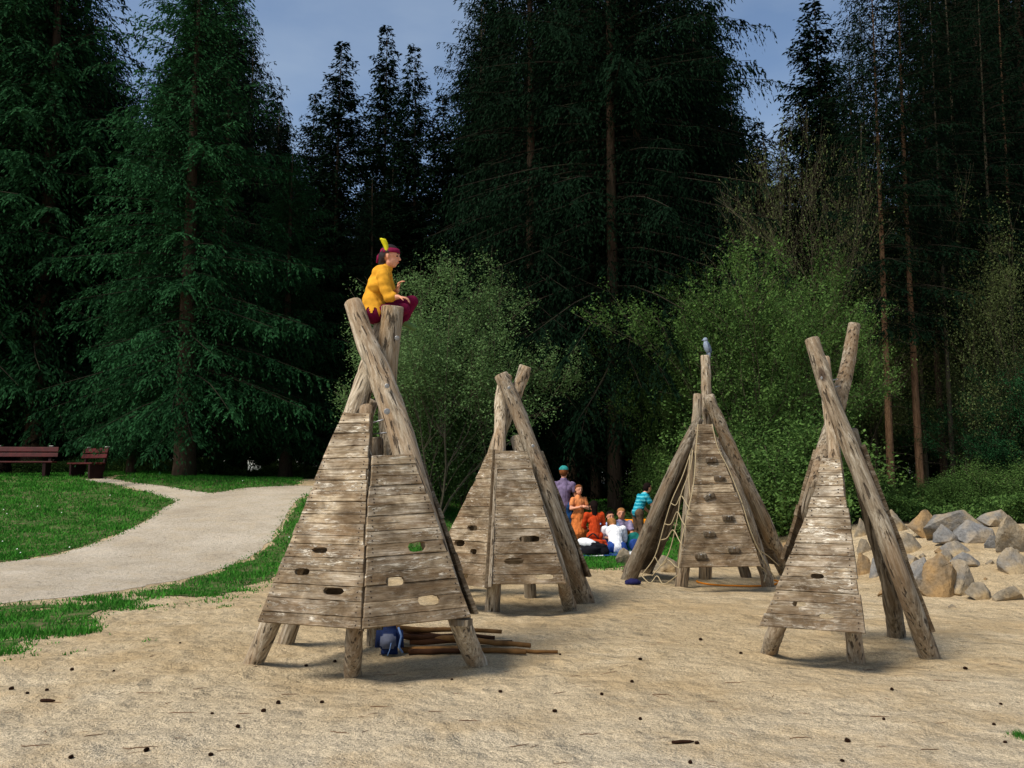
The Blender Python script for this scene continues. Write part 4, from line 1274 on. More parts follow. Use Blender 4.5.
# ------------------------------------------------------------------ rocks
M['rock_grey'] = rock_material('grey_rock', (0.22, 0.205, 0.18), (0.38, 0.28, 0.15), 0.5)
M['rock_blue'] = rock_material('blue_grey_rock', (0.20, 0.195, 0.185), (0.33, 0.26, 0.17), 0.4)
M['rock_tan'] = rock_material('tan_rock', (0.25, 0.21, 0.15), (0.36, 0.25, 0.12), 0.4)
M['rock_orange'] = rock_material('orange_rock', (0.20, 0.16, 0.11), (0.33, 0.205, 0.085), 0.6)
def rock(x0, x1, ytop, ybase, mat, label, seed, depth=0.8, group=None, flat=0, name='boulder'):
    rs = random.Random(seed)
    g = ground((x0 + x1) / 2, ybase)
    D = g.y
    big = 1.1 if name == 'boulder' else 1.0
    w = (x1 - x0) * D / F * big; h = (ybase - ytop) * D / F * 1.08
    d = w * depth
    bm = bmesh.new()
    for _ in range(9):
        a = rs.uniform(0, 6.28); zz = rs.uniform(-0.4, 1)
        q = (1 - max(0, zz) ** 2.2 * 0.55) * rs.uniform(0.85, 1)
        bm.verts.new((math.cos(a) * w * .5 * q, math.sin(a) * d * .5 * q, zz * h))
    bm.verts.new((w * rs.uniform(-.2, .2), 0, h))
    bm.verts.new((-w * .5, 0, h * rs.uniform(0.0, .5))); bm.verts.new((w * .5, 0, h * rs.uniform(0.0, .5)))
    r_ = bmesh.ops.convex_hull(bm, input=bm.verts)
    bmesh.ops.delete(bm, geom=[v_ for v_ in bm.verts if not v_.link_faces], context='VERTS')
    bmesh.ops.bevel(bm, geom=bm.edges[:], offset=0.02 * min(w, h), segments=1, affect='EDGES')
    bmesh.ops.triangulate(bm, faces=bm.faces)
    for _ in range(3 if w > .4 else 2):
        bmesh.ops.subdivide_edges(bm, edges=[e for e in bm.edges if e.calc_length() > 0.05 * max(w, .3)], cuts=1, use_grid_fill=True)
        bmesh.ops.triangulate(bm, faces=bm.faces)
    bm.normal_update()
    for v_ in bm.verts:
        q = v_.co * (2.2 / max(w, .3)) + Vector((seed, 0, 0))
        v_.co += v_.normal * (mnoise.noise(q) * 0.04 + mnoise.noise(q * 2.7) * 0.035 + mnoise.noise(q * 6.5) * 0.025) * min(w, max(h, .2)) * 0.8
    me = bm_mesh(bm, name)
    o = link(name, me, M[mat], None, Matrix.Translation((g.x, g.y + d * 0.35, Hs(g.x, g.y + d * 0.35) - 0.06 * h)))
    try: me.set_sharp_from_angle(angle=R(26))
    except Exception: pass
    me.polygons.foreach_set('use_smooth', [True] * len(me.polygons))
    return tag(o, label, 'boulder' if name == 'boulder' else 'stone', group)
rocks = [
 (886, 913, 510, 531, 'rock_tan', 'tan pointed boulder at the left end of the ridge'),
 (913, 948, 511, 537, 'rock_orange', 'orange topped boulder leaning on the long grey one'),
 (934, 992, 513, 541, 'rock_grey', 'long dark grey boulder in the middle of the ridge'),
 (937, 961, 525, 546, 'rock_blue', 'upright grey boulder in front of the long dark grey one'),
 (959, 1003, 522, 543, 'rock_blue', 'wide grey boulder right of the upright grey one on the ridge'),
 (984, 1022, 510, 527, 'rock_grey', 'peaked grey boulder highest on the ridge at the right'),
 (1003, 1036, 517, 555, 'rock_tan', 'big squarish tan grey boulder cut by the right edge'),
 (988, 1005, 536, 550, 'rock_blue', 'small grey rock left of the squarish boulder'),
 (899, 929, 534, 552, 'rock_tan', 'brownish mossy boulder below the tan pointed one'),
 (946, 977, 543, 556, 'rock_grey', 'flat grey slab lying on the sand slope'),
 (955, 983, 554, 568, 'rock_blue', 'flat blue grey slab just behind the big orange and dark boulder'),
 (927, 966, 555, 596, 'rock_orange', 'big orange brown boulder standing in front of the slope'),
 (948, 980, 562, 594, 'rock_grey', 'dark grey boulder added as the shaded right side of the big orange brown one'),  # shaded face of the orange boulder, built as its own dark grey rock
 (911, 938, 559, 586, 'rock_blue', 'slanting grey boulder left of the big orange brown one'),
 (938, 955, 550, 562, 'rock_grey', 'small grey rock above the big orange brown boulder'),
 (1003, 1032, 550, 573, 'rock_grey', 'low grey boulder at the right edge below the squarish one'),
 (858, 874, 554, 574, 'rock_orange', 'bright yellow ochre boulder beside the right tepee plank side'),
 (871, 883, 558, 577, 'rock_blue', 'narrow grey rock right of the yellow ochre boulder'),
 (859, 873, 539, 553, 'rock_tan', 'small tan rock behind the yellow ochre boulder'),
 (856, 869, 518, 536, 'rock_tan', 'tan rock in the gap beneath the crossing poles'),
 (970, 994, 584, 600, 'rock_tan', 'low ochre rock right of the big orange brown boulder'),
 (999, 1028, 589, 602, 'rock_tan', 'low half buried ochre rock at the right edge'),
 (903, 921, 555, 565, 'rock_grey', 'small flat rock behind the leaning right pole'),
 (781, 797, 543, 559, 'rock_orange', 'orange rock seen between the two right hand tepees'),
 (657, 670, 526, 543, 'rock_grey', 'grey rock seen through the rope net'),
 (667, 684, 524, 538, 'rock_tan', 'tan rock right of the grey rock behind the rope net'),
 (617, 632, 548, 566, 'rock_tan', 'smooth tan boulder beside the foot of the leaning dark log'),
 (655, 680, 556, 572, 'rock_tan', 'low tan rock low behind the rope net'),
]
for i, (a_, b_, c_, d_, m_, lab) in enumerate(rocks):
    rock(a_, b_, c_, d_, m_, lab, 100 + i * 7, group='boulders of the rocky ridge')
rs_ = random.Random(9)
for i in range(30):
    px = rs_.uniform(880, 1024); py = rs_.uniform(536, 612)
    w = rs_.uniform(2, 6)
    rock(px - w, px + w, py - w * 1.0, py, rs_.choice(['rock_tan', 'rock_tan', 'rock_grey', 'rock_orange']), 'small loose stone scattered between the boulders of the sandy ridge', 400 + i, group='loose stones on the sandy slope', name='stone')

# ------------------------------------------------------------------ small litter on the sand
cone_proto = None
cone_px = [(72, 671), (114, 671), (12, 690), (27, 694), (47, 690), (212, 715), (238, 728), (278, 704), (264, 714), (322, 702), (147, 751), (71, 757), (211, 757), (452, 680),
           (500, 692), (335, 663), (555, 710), (632, 682), (602, 695), (640, 661), (741, 654), (884, 721), (994, 725), (1001, 706), (1005, 743), (847, 740), (690, 763), (842, 761), (697, 744), (892, 692), (306, 665), (180, 645), (640, 720), (560, 655), (965, 668), (700, 640)]
def cone_mesh():
    mb = MB()
    V, Fc = [], []
    mb.ball((0, 0, 0.018), (0.026, 0.017, 0.017), seg=10, rings=7)
    k = 0
    for i in range(8):
        x = -0.022 + i * 0.0058
        rr_ = 0.018 * math.sqrt(max(0.05, 1 - (x / 0.028) ** 2))
        for j in range(8):
            t = 2 * math.pi * (j + 0.5 * (i % 2)) / 8
            c = Vector((x, math.cos(t) * rr_, 0.018 + math.sin(t) * rr_))
            o_ = Vector((0.004, math.cos(t) * 0.006, math.sin(t) * 0.006))
            s1 = Vector((0, -math.sin(t), math.cos(t))) * 0.005
            mb.add([c - s1, c + s1, c + o_ + s1 * .4, c + o_ - s1 * .4, c - Vector((0.004, 0, 0))], [(0, 1, 2, 3), (0, 3, 2, 1), (0, 4, 1)])
    return mb.mesh('pine_cone')
cm_ = cone_mesh()
cm_.materials.append(M['cone'])
for i, (px, py) in enumerate(cone_px):
    g = ground(px, py)
    o = bpy.data.objects.new('pine_cone', cm_); COL.objects.link(o)
    o.location = (g.x, g.y, float(bilin(SX, np.array([g.x]), np.array([g.y]))[0]) - 0.002)
    s_ = rs_.uniform(0.42, 0.72)
    o.scale = (s_, s_, s_); o.rotation_euler = (rs_.uniform(-.3, .3), rs_.uniform(-.3, .3), rs_.uniform(0, 6.28))
    tag(o, 'small dark pine cone lying loose on the open sand', 'pine cone', 'pine cones scattered on the sand')
def surf(x, y): return float(bilin(SX, np.array([x]), np.array([y]))[0])
def twig(px, py, L, ang, r, label='thin brown twig lying on the sand', group='twigs scattered on the sand', mat='twig', name='twig'):
    g = ground(px, py)
    pts = []
    d = Vector((math.cos(ang), math.sin(ang), 0))
    for i in range(6):
        p = g + d * (L * (i / 5 - .5)) + Vector((-d.y, d.x, 0)) * rs_.gauss(0, L * .035)
        pts.append(Vector((p.x, p.y, surf(p.x, p.y) + r * 0.9)))
    mb = MB().tube(pts, [r * .7, r, r, r * .9, r * .7, r * .35], seg=5)
    o = mb.build(name, M[mat], origin=g)
    return tag(o, label, 'twig', group)
for px, py, L, an in ((184, 714, .20, .1), (245, 715, .1, .1), (150, 692, .2, .05), (53, 701, .16, .0), (385, 675, .2, .2), (436, 713, .10, 0), (380, 708, .14, -.2), (140, 748, .2, .3), (470, 722, .14, .2), (35, 744, .18, -.1),
                      (610, 673, .13, .2), (660, 693, .12, .1), (735, 682, .16, -.1), (945, 682, .18, .0), (880, 717, .12, -.2), (800, 735, .14, .2), (590, 735, .13, .3), (770, 640, .14, .1), (560, 690, .1, .5), (870, 670, .12, .1), (340, 735, .13, -.3), (95, 735, .12, .4), (200, 690, .10, .9), (290, 693, .12, .2), (520, 745, .12, .4), (930, 750, .13, .5)):
    twig(px, py, L, an + rs_.uniform(-.2, .2), 0.0028)
for i in range(90):
    px = rs_.uniform(0, 1024); py = rs_.uniform(640, 766) if rs_.random() < .6 else rs_.uniform(600, 680)
    g = ground(px, py)
    if g.x < -4 : continue
    twig(px, py, rs_.uniform(.03, .10), rs_.uniform(-1.2, 1.2), rs_.uniform(0.0012, 0.0022))
o = twig(683, 744, .14, .15, 0.012, 'dark flat piece of bark lying on the sand near the bottom edge', None, 'cone', 'bark_piece'); o['category'] = 'bark piece'
o = twig(48, 701, .10, .15, 0.014, 'dark curled piece of bark on the sand at the left', None, 'cone', 'bark_piece'); o['category'] = 'bark piece'

# bundle of poles under the first tepee
def pole(a, b, r, label, mat='stick', lift=0.0, lift2=0.0):
    A, B = ground(*a), ground(*b)
    pts = []
    for i in range(9):
        t = i / 8
        p = A.lerp(B, t)
        p.z = surf(p.x, p.y) + r + lift * (1 - t) + lift2 * t
        p += Vector((rs_.gauss(0, .006), rs_.gauss(0, .006), 0))
        pts.append(p)
    mb = MB().tube(pts, [r * (1 - .25 * i / 8) for i in range(9)], seg=9, wob=.15, seed=rs_.randint(0, 99))
    o = mb.build('wooden_pole', M[mat], origin=A)
    return tag(o, label, 'pole', 'loose poles lying under the first tepee')
pole((385, 641), (502, 640), .026, 'uppermost yellowish pole of the bundle, its end left of the longest one', lift=.11, lift2=.04)
pole((400, 649), (558, 654), .020, 'longest thin pole of the bundle, its tip reaching furthest right')
pole((396, 643), (530, 651), .030, 'thick brown pole in the middle of the bundle', 'stick', .05, .02)
pole((404, 651), (526, 655), .028, 'thick pole nearest the viewer at the bottom of the bundle', 'stick')
pole((410, 646), (512, 647), .030, 'dark pole behind the right leg of the first tepee', 'stick_dark', .03)
pole((402, 639), (470, 644), .028, 'short dark pole next to the blue backpack', 'stick_dark', .06)
pole((408, 654), (480, 653), .026, 'short dark pole lowest in the shade of the first tepee', 'stick_dark')
pole((398, 647), (495, 644), .024, 'dark crooked pole crossing the bundle', 'stick_dark', .09, .03)

# blue backpack
def rounded(size, bev, seg=3, taper=0.0):
    bm = bmesh.new(); bmesh.ops.create_cube(bm, size=1)
    for v_ in bm.verts:
        k = 1 - taper * (v_.co.z + .5)
        v_.co = Vector((v_.co.x * size[0] * k, v_.co.y * size[1] * k, v_.co.z * size[2]))
    bmesh.ops.bevel(bm, geom=bm.edges[:], offset=bev, segments=seg, affect='EDGES')
    bmesh.ops.triangulate(bm, faces=[f for f in bm.faces if len(f.verts) > 4])
    return bm
M['navy'] = plain('navy_fabric', (22, 38, 78), 0.8, 0.2, 0.35, 14)
M['greyblue'] = plain('grey_fabric', (98, 104, 124), 0.85, 0.15, 0.2, 14)
M['strap'] = plain('light_blue_strap', (110, 140, 190), 0.8, 0.2, 0.2, 14)
g = ground(388, 656)
bp = empty('backpack', g, 'small navy blue backpack with grey pocket standing in the shade under the first tepee', 'backpack')
link('body', bm_mesh(rounded((.27, .17, .27), .06, 4, .15)), M['navy'], bp, Matrix.Translation(g + Vector((0, .09, .135))), True)
link('pocket', bm_mesh(rounded((.15, .05, .13), .022, 3, .1)), M['greyblue'], bp, Matrix.Translation(g + Vector((.0, -.005, .13))), True)
mb = MB().tube([g + Vector((.09, .0, .25)), g + Vector((.12, -.02, .18)), g + Vector((.10, -.02, .08)), g + Vector((.13, 0, .03))], .010, seg=6); mb.build('strap', M['strap'], bp)
mb = MB().tube([g + Vector((.03, -.03, .12)), g + Vector((.02, -.045, .06)), g + Vector((.0, -.04, .01))], .004, seg=5); mb.build('cord', M['strap'], bp)
mb = MB().tube([g + Vector((-.05, .09, .27)), g + Vector((-.03, .09, .31)), g + Vector((.03, .09, .31)), g + Vector((.05, .09, .27))], .009, seg=6); mb.build('handle', M['strap'], bp)

# crumpled blue cloth and orange rope ring at the third tepee
g = ground(633, 584)
bm = bmesh.new(); bmesh.ops.create_icosphere(bm, subdivisions=3, radius=1)
for v_ in bm.verts:
    k = 1 + 0.35 * mnoise.noise(v_.co * 2.3)
    v_.co = Vector((v_.co.x * .11 * k, v_.co.y * .07 * k, max(-.02, v_.co.z * .055 * k)))
M['purpleblue'] = plain('purple_blue_cloth', (30, 30, 70), 0.85, 0.15)
o = link('shoe', bm_mesh(bm), M['purpleblue'], None, Matrix.Translation(g + Vector((0, 0, .02))), True)
tag(o, 'small dark purple blue shoe lying on the sand by the leaning log', 'shoe')
M['orange_rope'] = plain('orange_rope', (214, 130, 34), 0.8, 0.2)
g = ground(738, 583)
mb = MB(); pts = [g + Vector((math.cos(t) * .62, math.sin(t) * .30 * 1.3, 0)) for t in np.linspace(2.8, 6.6, 16)]
pts = [Vector((p.x, p.y, surf(p.x, p.y) + .015)) for p in pts]
mb.tube(pts, .013, seg=6)
o = mb.build('orange_rope', M['orange_rope'], origin=g); tag(o, 'orange rope lying in a curve on the sand under the climbing tepee', 'rope')
M['bark_chip'] = M['cone']
# grass tuft at the right edge
rs2 = np.random.RandomState(4)
g = ground(1020, 738)
n = 160
x = g.x + rs2.normal(0, .035, n); y = g.y + rs2.normal(0, .03, n)
P = np.stack([x, y, np.full(n, g.z)], -1); a = rs2.uniform(0, 6.28, n); w_ = .0035
e = np.stack([np.cos(a), np.sin(a), 0 * a], -1) * w_; ln = np.stack([rs2.normal(0, .02, n), rs2.normal(0, .02, n), rs2.uniform(.02, .05, n)], -1)
me = np_mesh('tuft', np.stack([P - e, P + e, P + ln], 1).reshape(-1, 3), 3); set_tint(me, rs2.rand(n))
o = link('grass_tuft', me, M['blade']); tag(o, 'lone small green grass tuft on the sand at the right edge', 'grass tuft')

# ------------------------------------------------------------------ benches far left
M['redwood'] = plain('dark_red_wood', (74, 20, 18), 0.6, 0.3, 0.35, 6)
M['benchdark'] = plain('dark_bench_leg', (38, 16, 14), 0.7, 0.2, 0.3, 6)
M['bolt_cap'] = plain('pale_post_cap', (170, 168, 160), 0.7, 0.2)
def bench(px, py, L, rz, label):
    bx_ = (px - 512) / F * py
    g = Vector((bx_, py, Hs(bx_, py)))
    root = empty('park_bench', g, label, 'bench', 'dark red benches beside the fork of the path')
    root.rotation_euler.z = rz
    def part(name, boxes, mat):
        mb = MB()
        for c, s_, rt in boxes: mb.box(c, s_, rt)
        me = mb.mesh(name)
        o = bpy.data.objects.new(name, me); COL.objects.link(o); me.materials.append(M[mat]); o.parent = root
        md = o.modifiers.new('bev', 'BEVEL'); md.width = .012; md.segments = 2
        return o
    tl = Matrix.Rotation(R(-12), 3, 'X')
    part('backrest', [((0, .24, .66), (L, .04, .13), tl), ((0, .27, .83), (L, .04, .15), tl)], 'redwood')
    part('seat', [((0, -.16, .44), (L, .13, .05), None), ((0, -.01, .44), (L, .13, .05), None), ((0, .14, .44), (L, .13, .05), None)], 'redwood')
    for s_ in (-1, 1):
        part('leg', [((s_ * L * .38, .0, .2), (.10, .42, .42), None), ((s_ * L * .38, .27, .5), (.09, .07, .85), tl)], 'benchdark')
        part('post_cap', [((s_ * L * .38, .33, .935), (.12, .10, .03), None)], 'bolt_cap')
    return root
bench(22, 27.5, 2.0, R(8), 'dark red wooden bench at the left edge of the photo, seen from the front')
bench(88, 27.3, 1.5, R(-38), 'dark red wooden bench turned at an angle beside the fork of the path')

# ------------------------------------------------------------------ people
SKIN = plain('skin', (214, 150, 118), 0.55, 0.35, 0.05, 20)
def capsule_mb(mb, a, b, ra, rb):
    a, b = Vector(a), Vector(b)
    if (b - a).length > 1e-4: mb.tube([a, b], [ra, rb], seg=14)
    mb.ball(a, ra, 14, 9); mb.ball(b, rb, 14, 9)
def remesh(mb, voxel, smooth_it=4):
    me = mb.mesh('tmp'); t = bpy.data.objects.new('tmp', me); COL.objects.link(t)
    md = t.modifiers.new('r', 'REMESH'); md.mode = 'VOXEL'; md.voxel_size = voxel; md.adaptivity = 0
    m2 = t.modifiers.new('s', 'SMOOTH'); m2.iterations = smooth_it; m2.factor = 0.5
    bpy.context.view_layer.update()
    dg = bpy.context.evaluated_depsgraph_get()
    out = bpy.data.meshes.new_from_object(t.evaluated_get(dg))
    bpy.data.objects.remove(t)
    return out
def seg_dist(p, a, b, ra, rb):
    ab = b - a; t = 0 if ab.length_squared < 1e-9 else max(0, min(1, (p - a).dot(ab) / ab.length_squared))
    return (p - a - ab * t).length - (ra + (rb - ra) * t)
def body_from(segs, voxel, mats, rule=None, sm=4):
    """segs: (a, b, ra, rb, matindex)"""
    mb = MB()
    for a, b, ra, rb, mi in segs: capsule_mb(mb, a, b, ra, rb)
    me = remesh(mb, voxel, sm)
    for m_ in mats: me.materials.append(m_)
    S = [(Vector(a), Vector(b), ra, rb, mi) for a, b, ra, rb, mi in segs]
    for p in me.polygons:
        c = p.center
        mi = min(S, key=lambda s_: seg_dist(c, s_[0], s_[1], s_[2], s_[3]))[4]
        if rule:
            r_ = rule(c, mi)
            if r_ is not None: mi = r_
        p.material_index = mi
        p.use_smooth = True
    return me
def hand_segs(wrist, dirv, palmn, s, curl=0.5, side=1):
    """palm + four unequal curled fingers + thumb from the palm's side"""
    d = Vector(dirv).normalized(); n = Vector(palmn).normalized(); n = (n - d * n.dot(d)).normalized(); sd = d.cross(n) * side
    w = Vector(wrist)
    out = []
    for k, (o_, L) in enumerate(((-.028, .060), (-.009, .072), (.010, .067), (.028, .052))):
        b0 = w + d * .03 * s + sd * o_ * .7 * s; b1 = w + d * .085 * s + sd * o_ * s
        out.append((b0, b1, .014 * s, .012 * s, 0))
        p = b1; dd = d.copy()
        for j, fr in enumerate((.45, .32, .23)):
            dd = (dd + n * curl * (0.55 + .25 * j)).normalized()
            q = p + dd * L * fr * s * 1.15
            out.append((p, q, (.0085 - .001 * j) * s, (.0078 - .001 * j) * s, 0)); p = q
    t0 = w + d * .03 * s - sd * .026 * s; t1 = t0 + (d * .6 - sd * .8 + n * .3).normalized() * .035 * s
    t2_ = t1 + (d * .85 - sd * .2 + n * .6).normalized() * .03 * s
    out += [(w + d * .01 * s, t0, .013 * s, .012 * s, 0), (t0, t1, .0115 * s, .010 * s, 0), (t1, t2_, .0095 * s, .008 * s, 0)]
    return out
def head_segs(c, s, face, up):
    """c: head centre; s: scale, 1 = adult head 0.23 m high"""
    f = Vector(face).normalized(); u = Vector(up).normalized(); f = (f - u * f.dot(u)).normalized(); r = f.cross(u)
    c = Vector(c)
    return [(c + u * .025 * s - f * .020 * s, c + u * .030 * s + f * .015 * s, .086 * s, .078 * s, 0),
            (c - u * .03 * s + f * .022 * s, c - u * .070 * s + f * .038 * s, .062 * s, .038 * s, 0),
            (c - u * .055 * s + r * .02 * s + f * .01 * s, c - u * .055 * s - r * .02 * s + f * .01 * s, .05 * s, .05 * s, 0),
            (c + u * .008 * s + f * .086 * s, c - u * .022 * s + f * .102 * s, .010 * s, .014 * s, 0),
            (c - u * .052 * s + f * .078 * s + r * .014 * s, c - u * .052 * s + f * .078 * s - r * .014 * s, .012 * s, .012 * s, 0),
            (c + r * .080 * s + u * .008 * s - f * .005 * s, c + r * .084 * s - u * .022 * s - f * .002 * s, .016 * s, .011 * s, 0),
            (c - r * .080 * s + u * .008 * s - f * .005 * s, c - r * .084 * s - u * .022 * s - f * .002 * s, .016 * s, .011 * s, 0)]
M['eye'] = plain('dark_eye', (30, 20, 16), 0.3, 0.5)
M['lips'] = plain('lips', (186, 92, 84), 0.6, 0.3)
def face_parts(body, c, s, face, up):
    f = Vector(face).normalized(); u = Vector(up).normalized(); f = (f - u * f.dot(u)).normalized(); r = f.cross(u); c = Vector(c)
    for k in (-1, 1):
        mb = MB().ball(c + u * .006 * s + f * .079 * s + r * .031 * k * s, (.011 * s, .011 * s, .008 * s)); mb.build('eye', M['eye'], body)
        mb = MB().tube([c + u * .030 * s + f * .088 * s + r * .018 * k * s, c + u * .034 * s + f * .082 * s + r * .045 * k * s], .0045 * s, seg=5); mb.build('eyebrow', M['eye'], body)
    mb = MB().tube([c - u * .052 * s + f * .088 * s + r * .02 * s, c - u * .053 * s + f * .0925 * s, c - u * .052 * s + f * .088 * s - r * .02 * s], [.003 * s, .006 * s, .003 * s], seg=6); mb.build('mouth', M['lips'], body)
def hair_part(body, c, s, face, up, mat, long=0.0, cut=-9, puff=1.0, name='hair'):
    f = Vector(face).normalized(); u = Vector(up).normalized(); f = (f - u * f.dot(u)).normalized(); r = f.cross(u); c = Vector(c)
    mb = MB()
    mb.ball(c + u * .035 * s - f * .012 * s, (.100 * s * puff,) * 3, 16, 11)
    mb.ball(c + u * .0 * s - f * .04 * s, (.088 * s * puff,) * 3, 16, 11)
    if long > 0:
        capsule_mb(mb, c - f * .05 * s, c - f * .07 * s - u * long, .075 * s, .055 * s)
    me = remesh(mb, .011 * s + .002, 3)
    bm = bmesh.new(); bm.from_mesh(me)
    bad = []
    for v_ in bm.verts:
        q = v_.co - c
        fx, ux = q.dot(f) / s, q.dot(u) / s
        if (ux < (0.062 if fx > 0.02 else (0.02 if fx > -.03 else -9)) and fx > -.035) or ux < cut: bad.append(v_)
        v_.co += Vector((1, 1, 1)) * 0.004 * s * mnoise.noise(v_.co * 60)
    bmesh.ops.delete(bm, geom=bad, context='VERTS')
    me2 = bm_mesh(bm, name)
    return link(name, me2, mat, body, None if body is None else Matrix.Identity(4), True)

def finish_person(me, mats_done, loc, label, group=None):
    """move the mesh's origin to loc"""
    me.transform(Matrix.Translation(-Vector(loc)))
    o = bpy.data.objects.new('person', me); COL.objects.link(o); o.location = loc
    tag(o, label, 'person', group)
    return o

# the child in the feather headband
def boy():
    Dn = 7.99
    J = lambda px, py, D=Dn: at(px, py, D)
    yel = plain('ochre_tunic', (206, 148, 46), 0.9, 0.05, 0.16, 14)
    mar = plain('maroon_leggings', (104, 14, 50), 0.85, 0.12, 0.2, 10)
    shoe = plain('green_shoe', (92, 120, 70), 0.8, 0.2)
    hipN, hipF = J(373.5, 314, 7.92), J(374.5, 313, 8.10)
    belly = J(373.5, 302, 8.0); chest = J(377.5, 287, 8.0); upper = J(382, 275, 8.0); neck = J(387.5, 266.5, 8.0)
    head = J(390.5, 257.2, 8.0)
    shN, shF = J(382.8, 276, 7.87), J(385.5, 275, 8.13)
    elN, wrN = J(388.2, 297.5, 7.84), J(398.5, 297, 7.82)
    elF, wrF = J(393, 296, 8.12), J(397.5, 290, 8.0)
    knN, anN = J(404, 309, 7.98), J(384, 325, 8.0)
    knF, anF = J(412.2, 301.5, 8.12), J(403.5, 322, 8.14)
    face = Vector((1, -0.16, -0.06)); up = Vector((0.08, 0, 1))
    s = 0.88
    segs = head_segs(head, s, face, up)
    segs += [(neck, head - Vector((0.01, 0, .04)), .036, .036, 0), (neck, upper, .042, .062, 1),
             (upper, chest, .080, .094, 1), (chest, belly, .094, .092, 1), (chest + Vector((0, -.06, 0)), chest + Vector((0, .06, 0)), .07, .07, 1),
             (belly, (hipN + hipF) / 2, .092, .10, 2), (hipN, hipF, .088, .088, 2),
             (shN, shF, .052, .052, 1), (shN, elN, .046, .038, 1), (elN, wrN, .032, .021, 0),
             (shF, elF, .046, .038, 1), (elF, wrF, .032, .021, 0),
             (hipN, knN, .082, .054, 2), (knN, anN, .052, .034, 2), (hipF, knF, .082, .058, 2), (knF, anF, .052, .034, 2),
             (anN, anN + Vector((.10, -.01, -.045)), .034, .028, 3), (anF, anF + Vector((.09, .02, -.05)), .034, .028, 3)]
    segs += hand_segs(wrN, Vector((1, -.1, -.15)), (0.1, .2, -1), .78, .9)
    segs += hand_segs(wrF, Vector((.25, -.3, .9)), (1, -.2, 0), .78, 1.7)
    me = body_from(segs, .0062, [SKIN, yel, mar, shoe], sm=3)
    loc = (hipN + hipF) / 2 - Vector((0, 0, .08))
    o = finish_person(me, None, loc, 'child in ochre tunic, maroon leggings and feathered headband sitting on the crossed poles', None)
    dark = plain('dark_hair', (34, 20, 18), 0.7, 0.3, 0.3, 30)
    h = hair_part(o, head, s, face, up, dark, long=.06, puff=1.0)
    face_parts(o, head, s, face, up)
    # tunic: a loose shell with sleeve and a jagged hem
    mb = MB()
    cap = lambda a, b, ra, rb: capsule_mb(mb, a, b, ra, rb)
    cap(upper + Vector((0, -.03, 0)), upper + Vector((0, .03, 0)), .085, .085)
    cap(upper, chest, .088, .100); cap(chest, belly, .100, .101); cap(belly, (hipN + hipF) / 2 + Vector((-.0, 0, -.03)), .101, .110)
    cap(belly + Vector((0, -.04, 0)), (hipN) + Vector((0, 0, -.02)), .09, .10)
    cap(chest + Vector((0, -.06, 0)), chest + Vector((0, .06, 0)), .082, .082)
    cap(shN, shF, .060, .060); cap(shN, elN, .056, .049); cap(shF, elF, .056, .049)
    cap(elN, elN.lerp(wrN, .35), .049, .046)
    cap(neck - Vector((0, 0, .015)), upper, .05, .07)
    tm = remesh(mb, .009, 5)
    bm = bmesh.new(); bm.from_mesh(tm)
    axis_u = (neck - belly).normalized()
    hip = (hipN + hipF) / 2
    bad = []
    zn = (neck + Vector((0, 0, .012)))
    for v_ in bm.verts:
        q = v_.co - hip
        ang = math.atan2(q.x + 0.01, -q.y)
        tooth = abs(((ang * 2.6 + .3) % 1.0) - .5) * 2
        hem = hip.z - .055 + .085 * tooth - 0.35 * q.x * 0.4
        if v_.co.z < hem and (v_.co - hip).length < .30 and (v_.co - elN).length > .05: bad.append(v_)
        fold = mnoise.noise(Vector((v_.co.x * 9, v_.co.y * 9, v_.co.z * 22))) * .010 + mnoise.noise(Vector((v_.co.x * 25 + v_.co.z * 14, v_.co.y * 25, v_.co.z * 9))) * .008
        v_.co += v_.normal * fold
    bmesh.ops.delete(bm, geom=bad, context='VERTS')
    bm2 = bm_mesh(bm, 'tunic')
    link('tunic', bm2, yel, o, Matrix.Identity(4), True)
    f = face.normalized(); u = (up - f * f.dot(up)).normalized(); r = f.cross(u)
    bandm = plain('maroon_headband', (122, 14, 58), 0.8, 0.15, 0.15, 20)
    V, Fc = [], []
    N = 28
    for i in range(N):
        t = 2 * math.pi * i / N
        for j, (hh, rr_) in enumerate(((.030, 1.02), (.050, 1.03), (.078, .965))):
            base = head + f * (-.010 * s) + u * ((hh + .006 * math.cos(t)) * s)
            V.append(base + f * math.cos(t) * .101 * s * rr_ + r * math.sin(t) * .094 * s * rr_)
    for i in range(N):
        for j in range(2):
            a_ = i * 3 + j; b_ = ((i + 1) % N) * 3 + j
            Fc.append((a_, b_, b_ + 1, a_ + 1))
    bd = link('headband', mesh_from('headband', V, Fc), bandm, o, Matrix.Identity(4), True)
    md = bd.modifiers.new('s', 'SOLIDIFY'); md.thickness = .006; md.offset = 1
    mb = MB(); c0 = head - f * .105 * s + u * .04 * s
    mb.tube([c0, c0 - f * .02 - u * .03, c0 - f * .03 - u * .09], [.012, .016, .010], seg=6); mb.build('headband_tail', bandm, o)
    # feather
    fy = plain('yellow_feather', (216, 208, 28), 0.7, 0.2, 0.15, 30)
    fb = head + r * .095 * s + u * .05 * s - f * .03 * s
    tip = at(382.5, 238.5, 7.9)
    ctr = catmull([fb + Vector((0.015, 0, -.01)), fb.lerp(tip, .5) + Vector((.012, 0, 0)), tip + Vector((.005, 0, -.01)), tip + Vector((-.012, 0, .005))], 14)
    V, Fc = [], []
    for i, p in enumerate(ctr):
        t = i / 13
        w_ = .027 * min(1, .55 + t * 1.2) * (1 - max(0, t - .75) * 3.2)
        for k, dy in ((-1, .004), (0, -.004), (1, .004)):
            V.append(p + Vector((k * w_, dy, 0)))
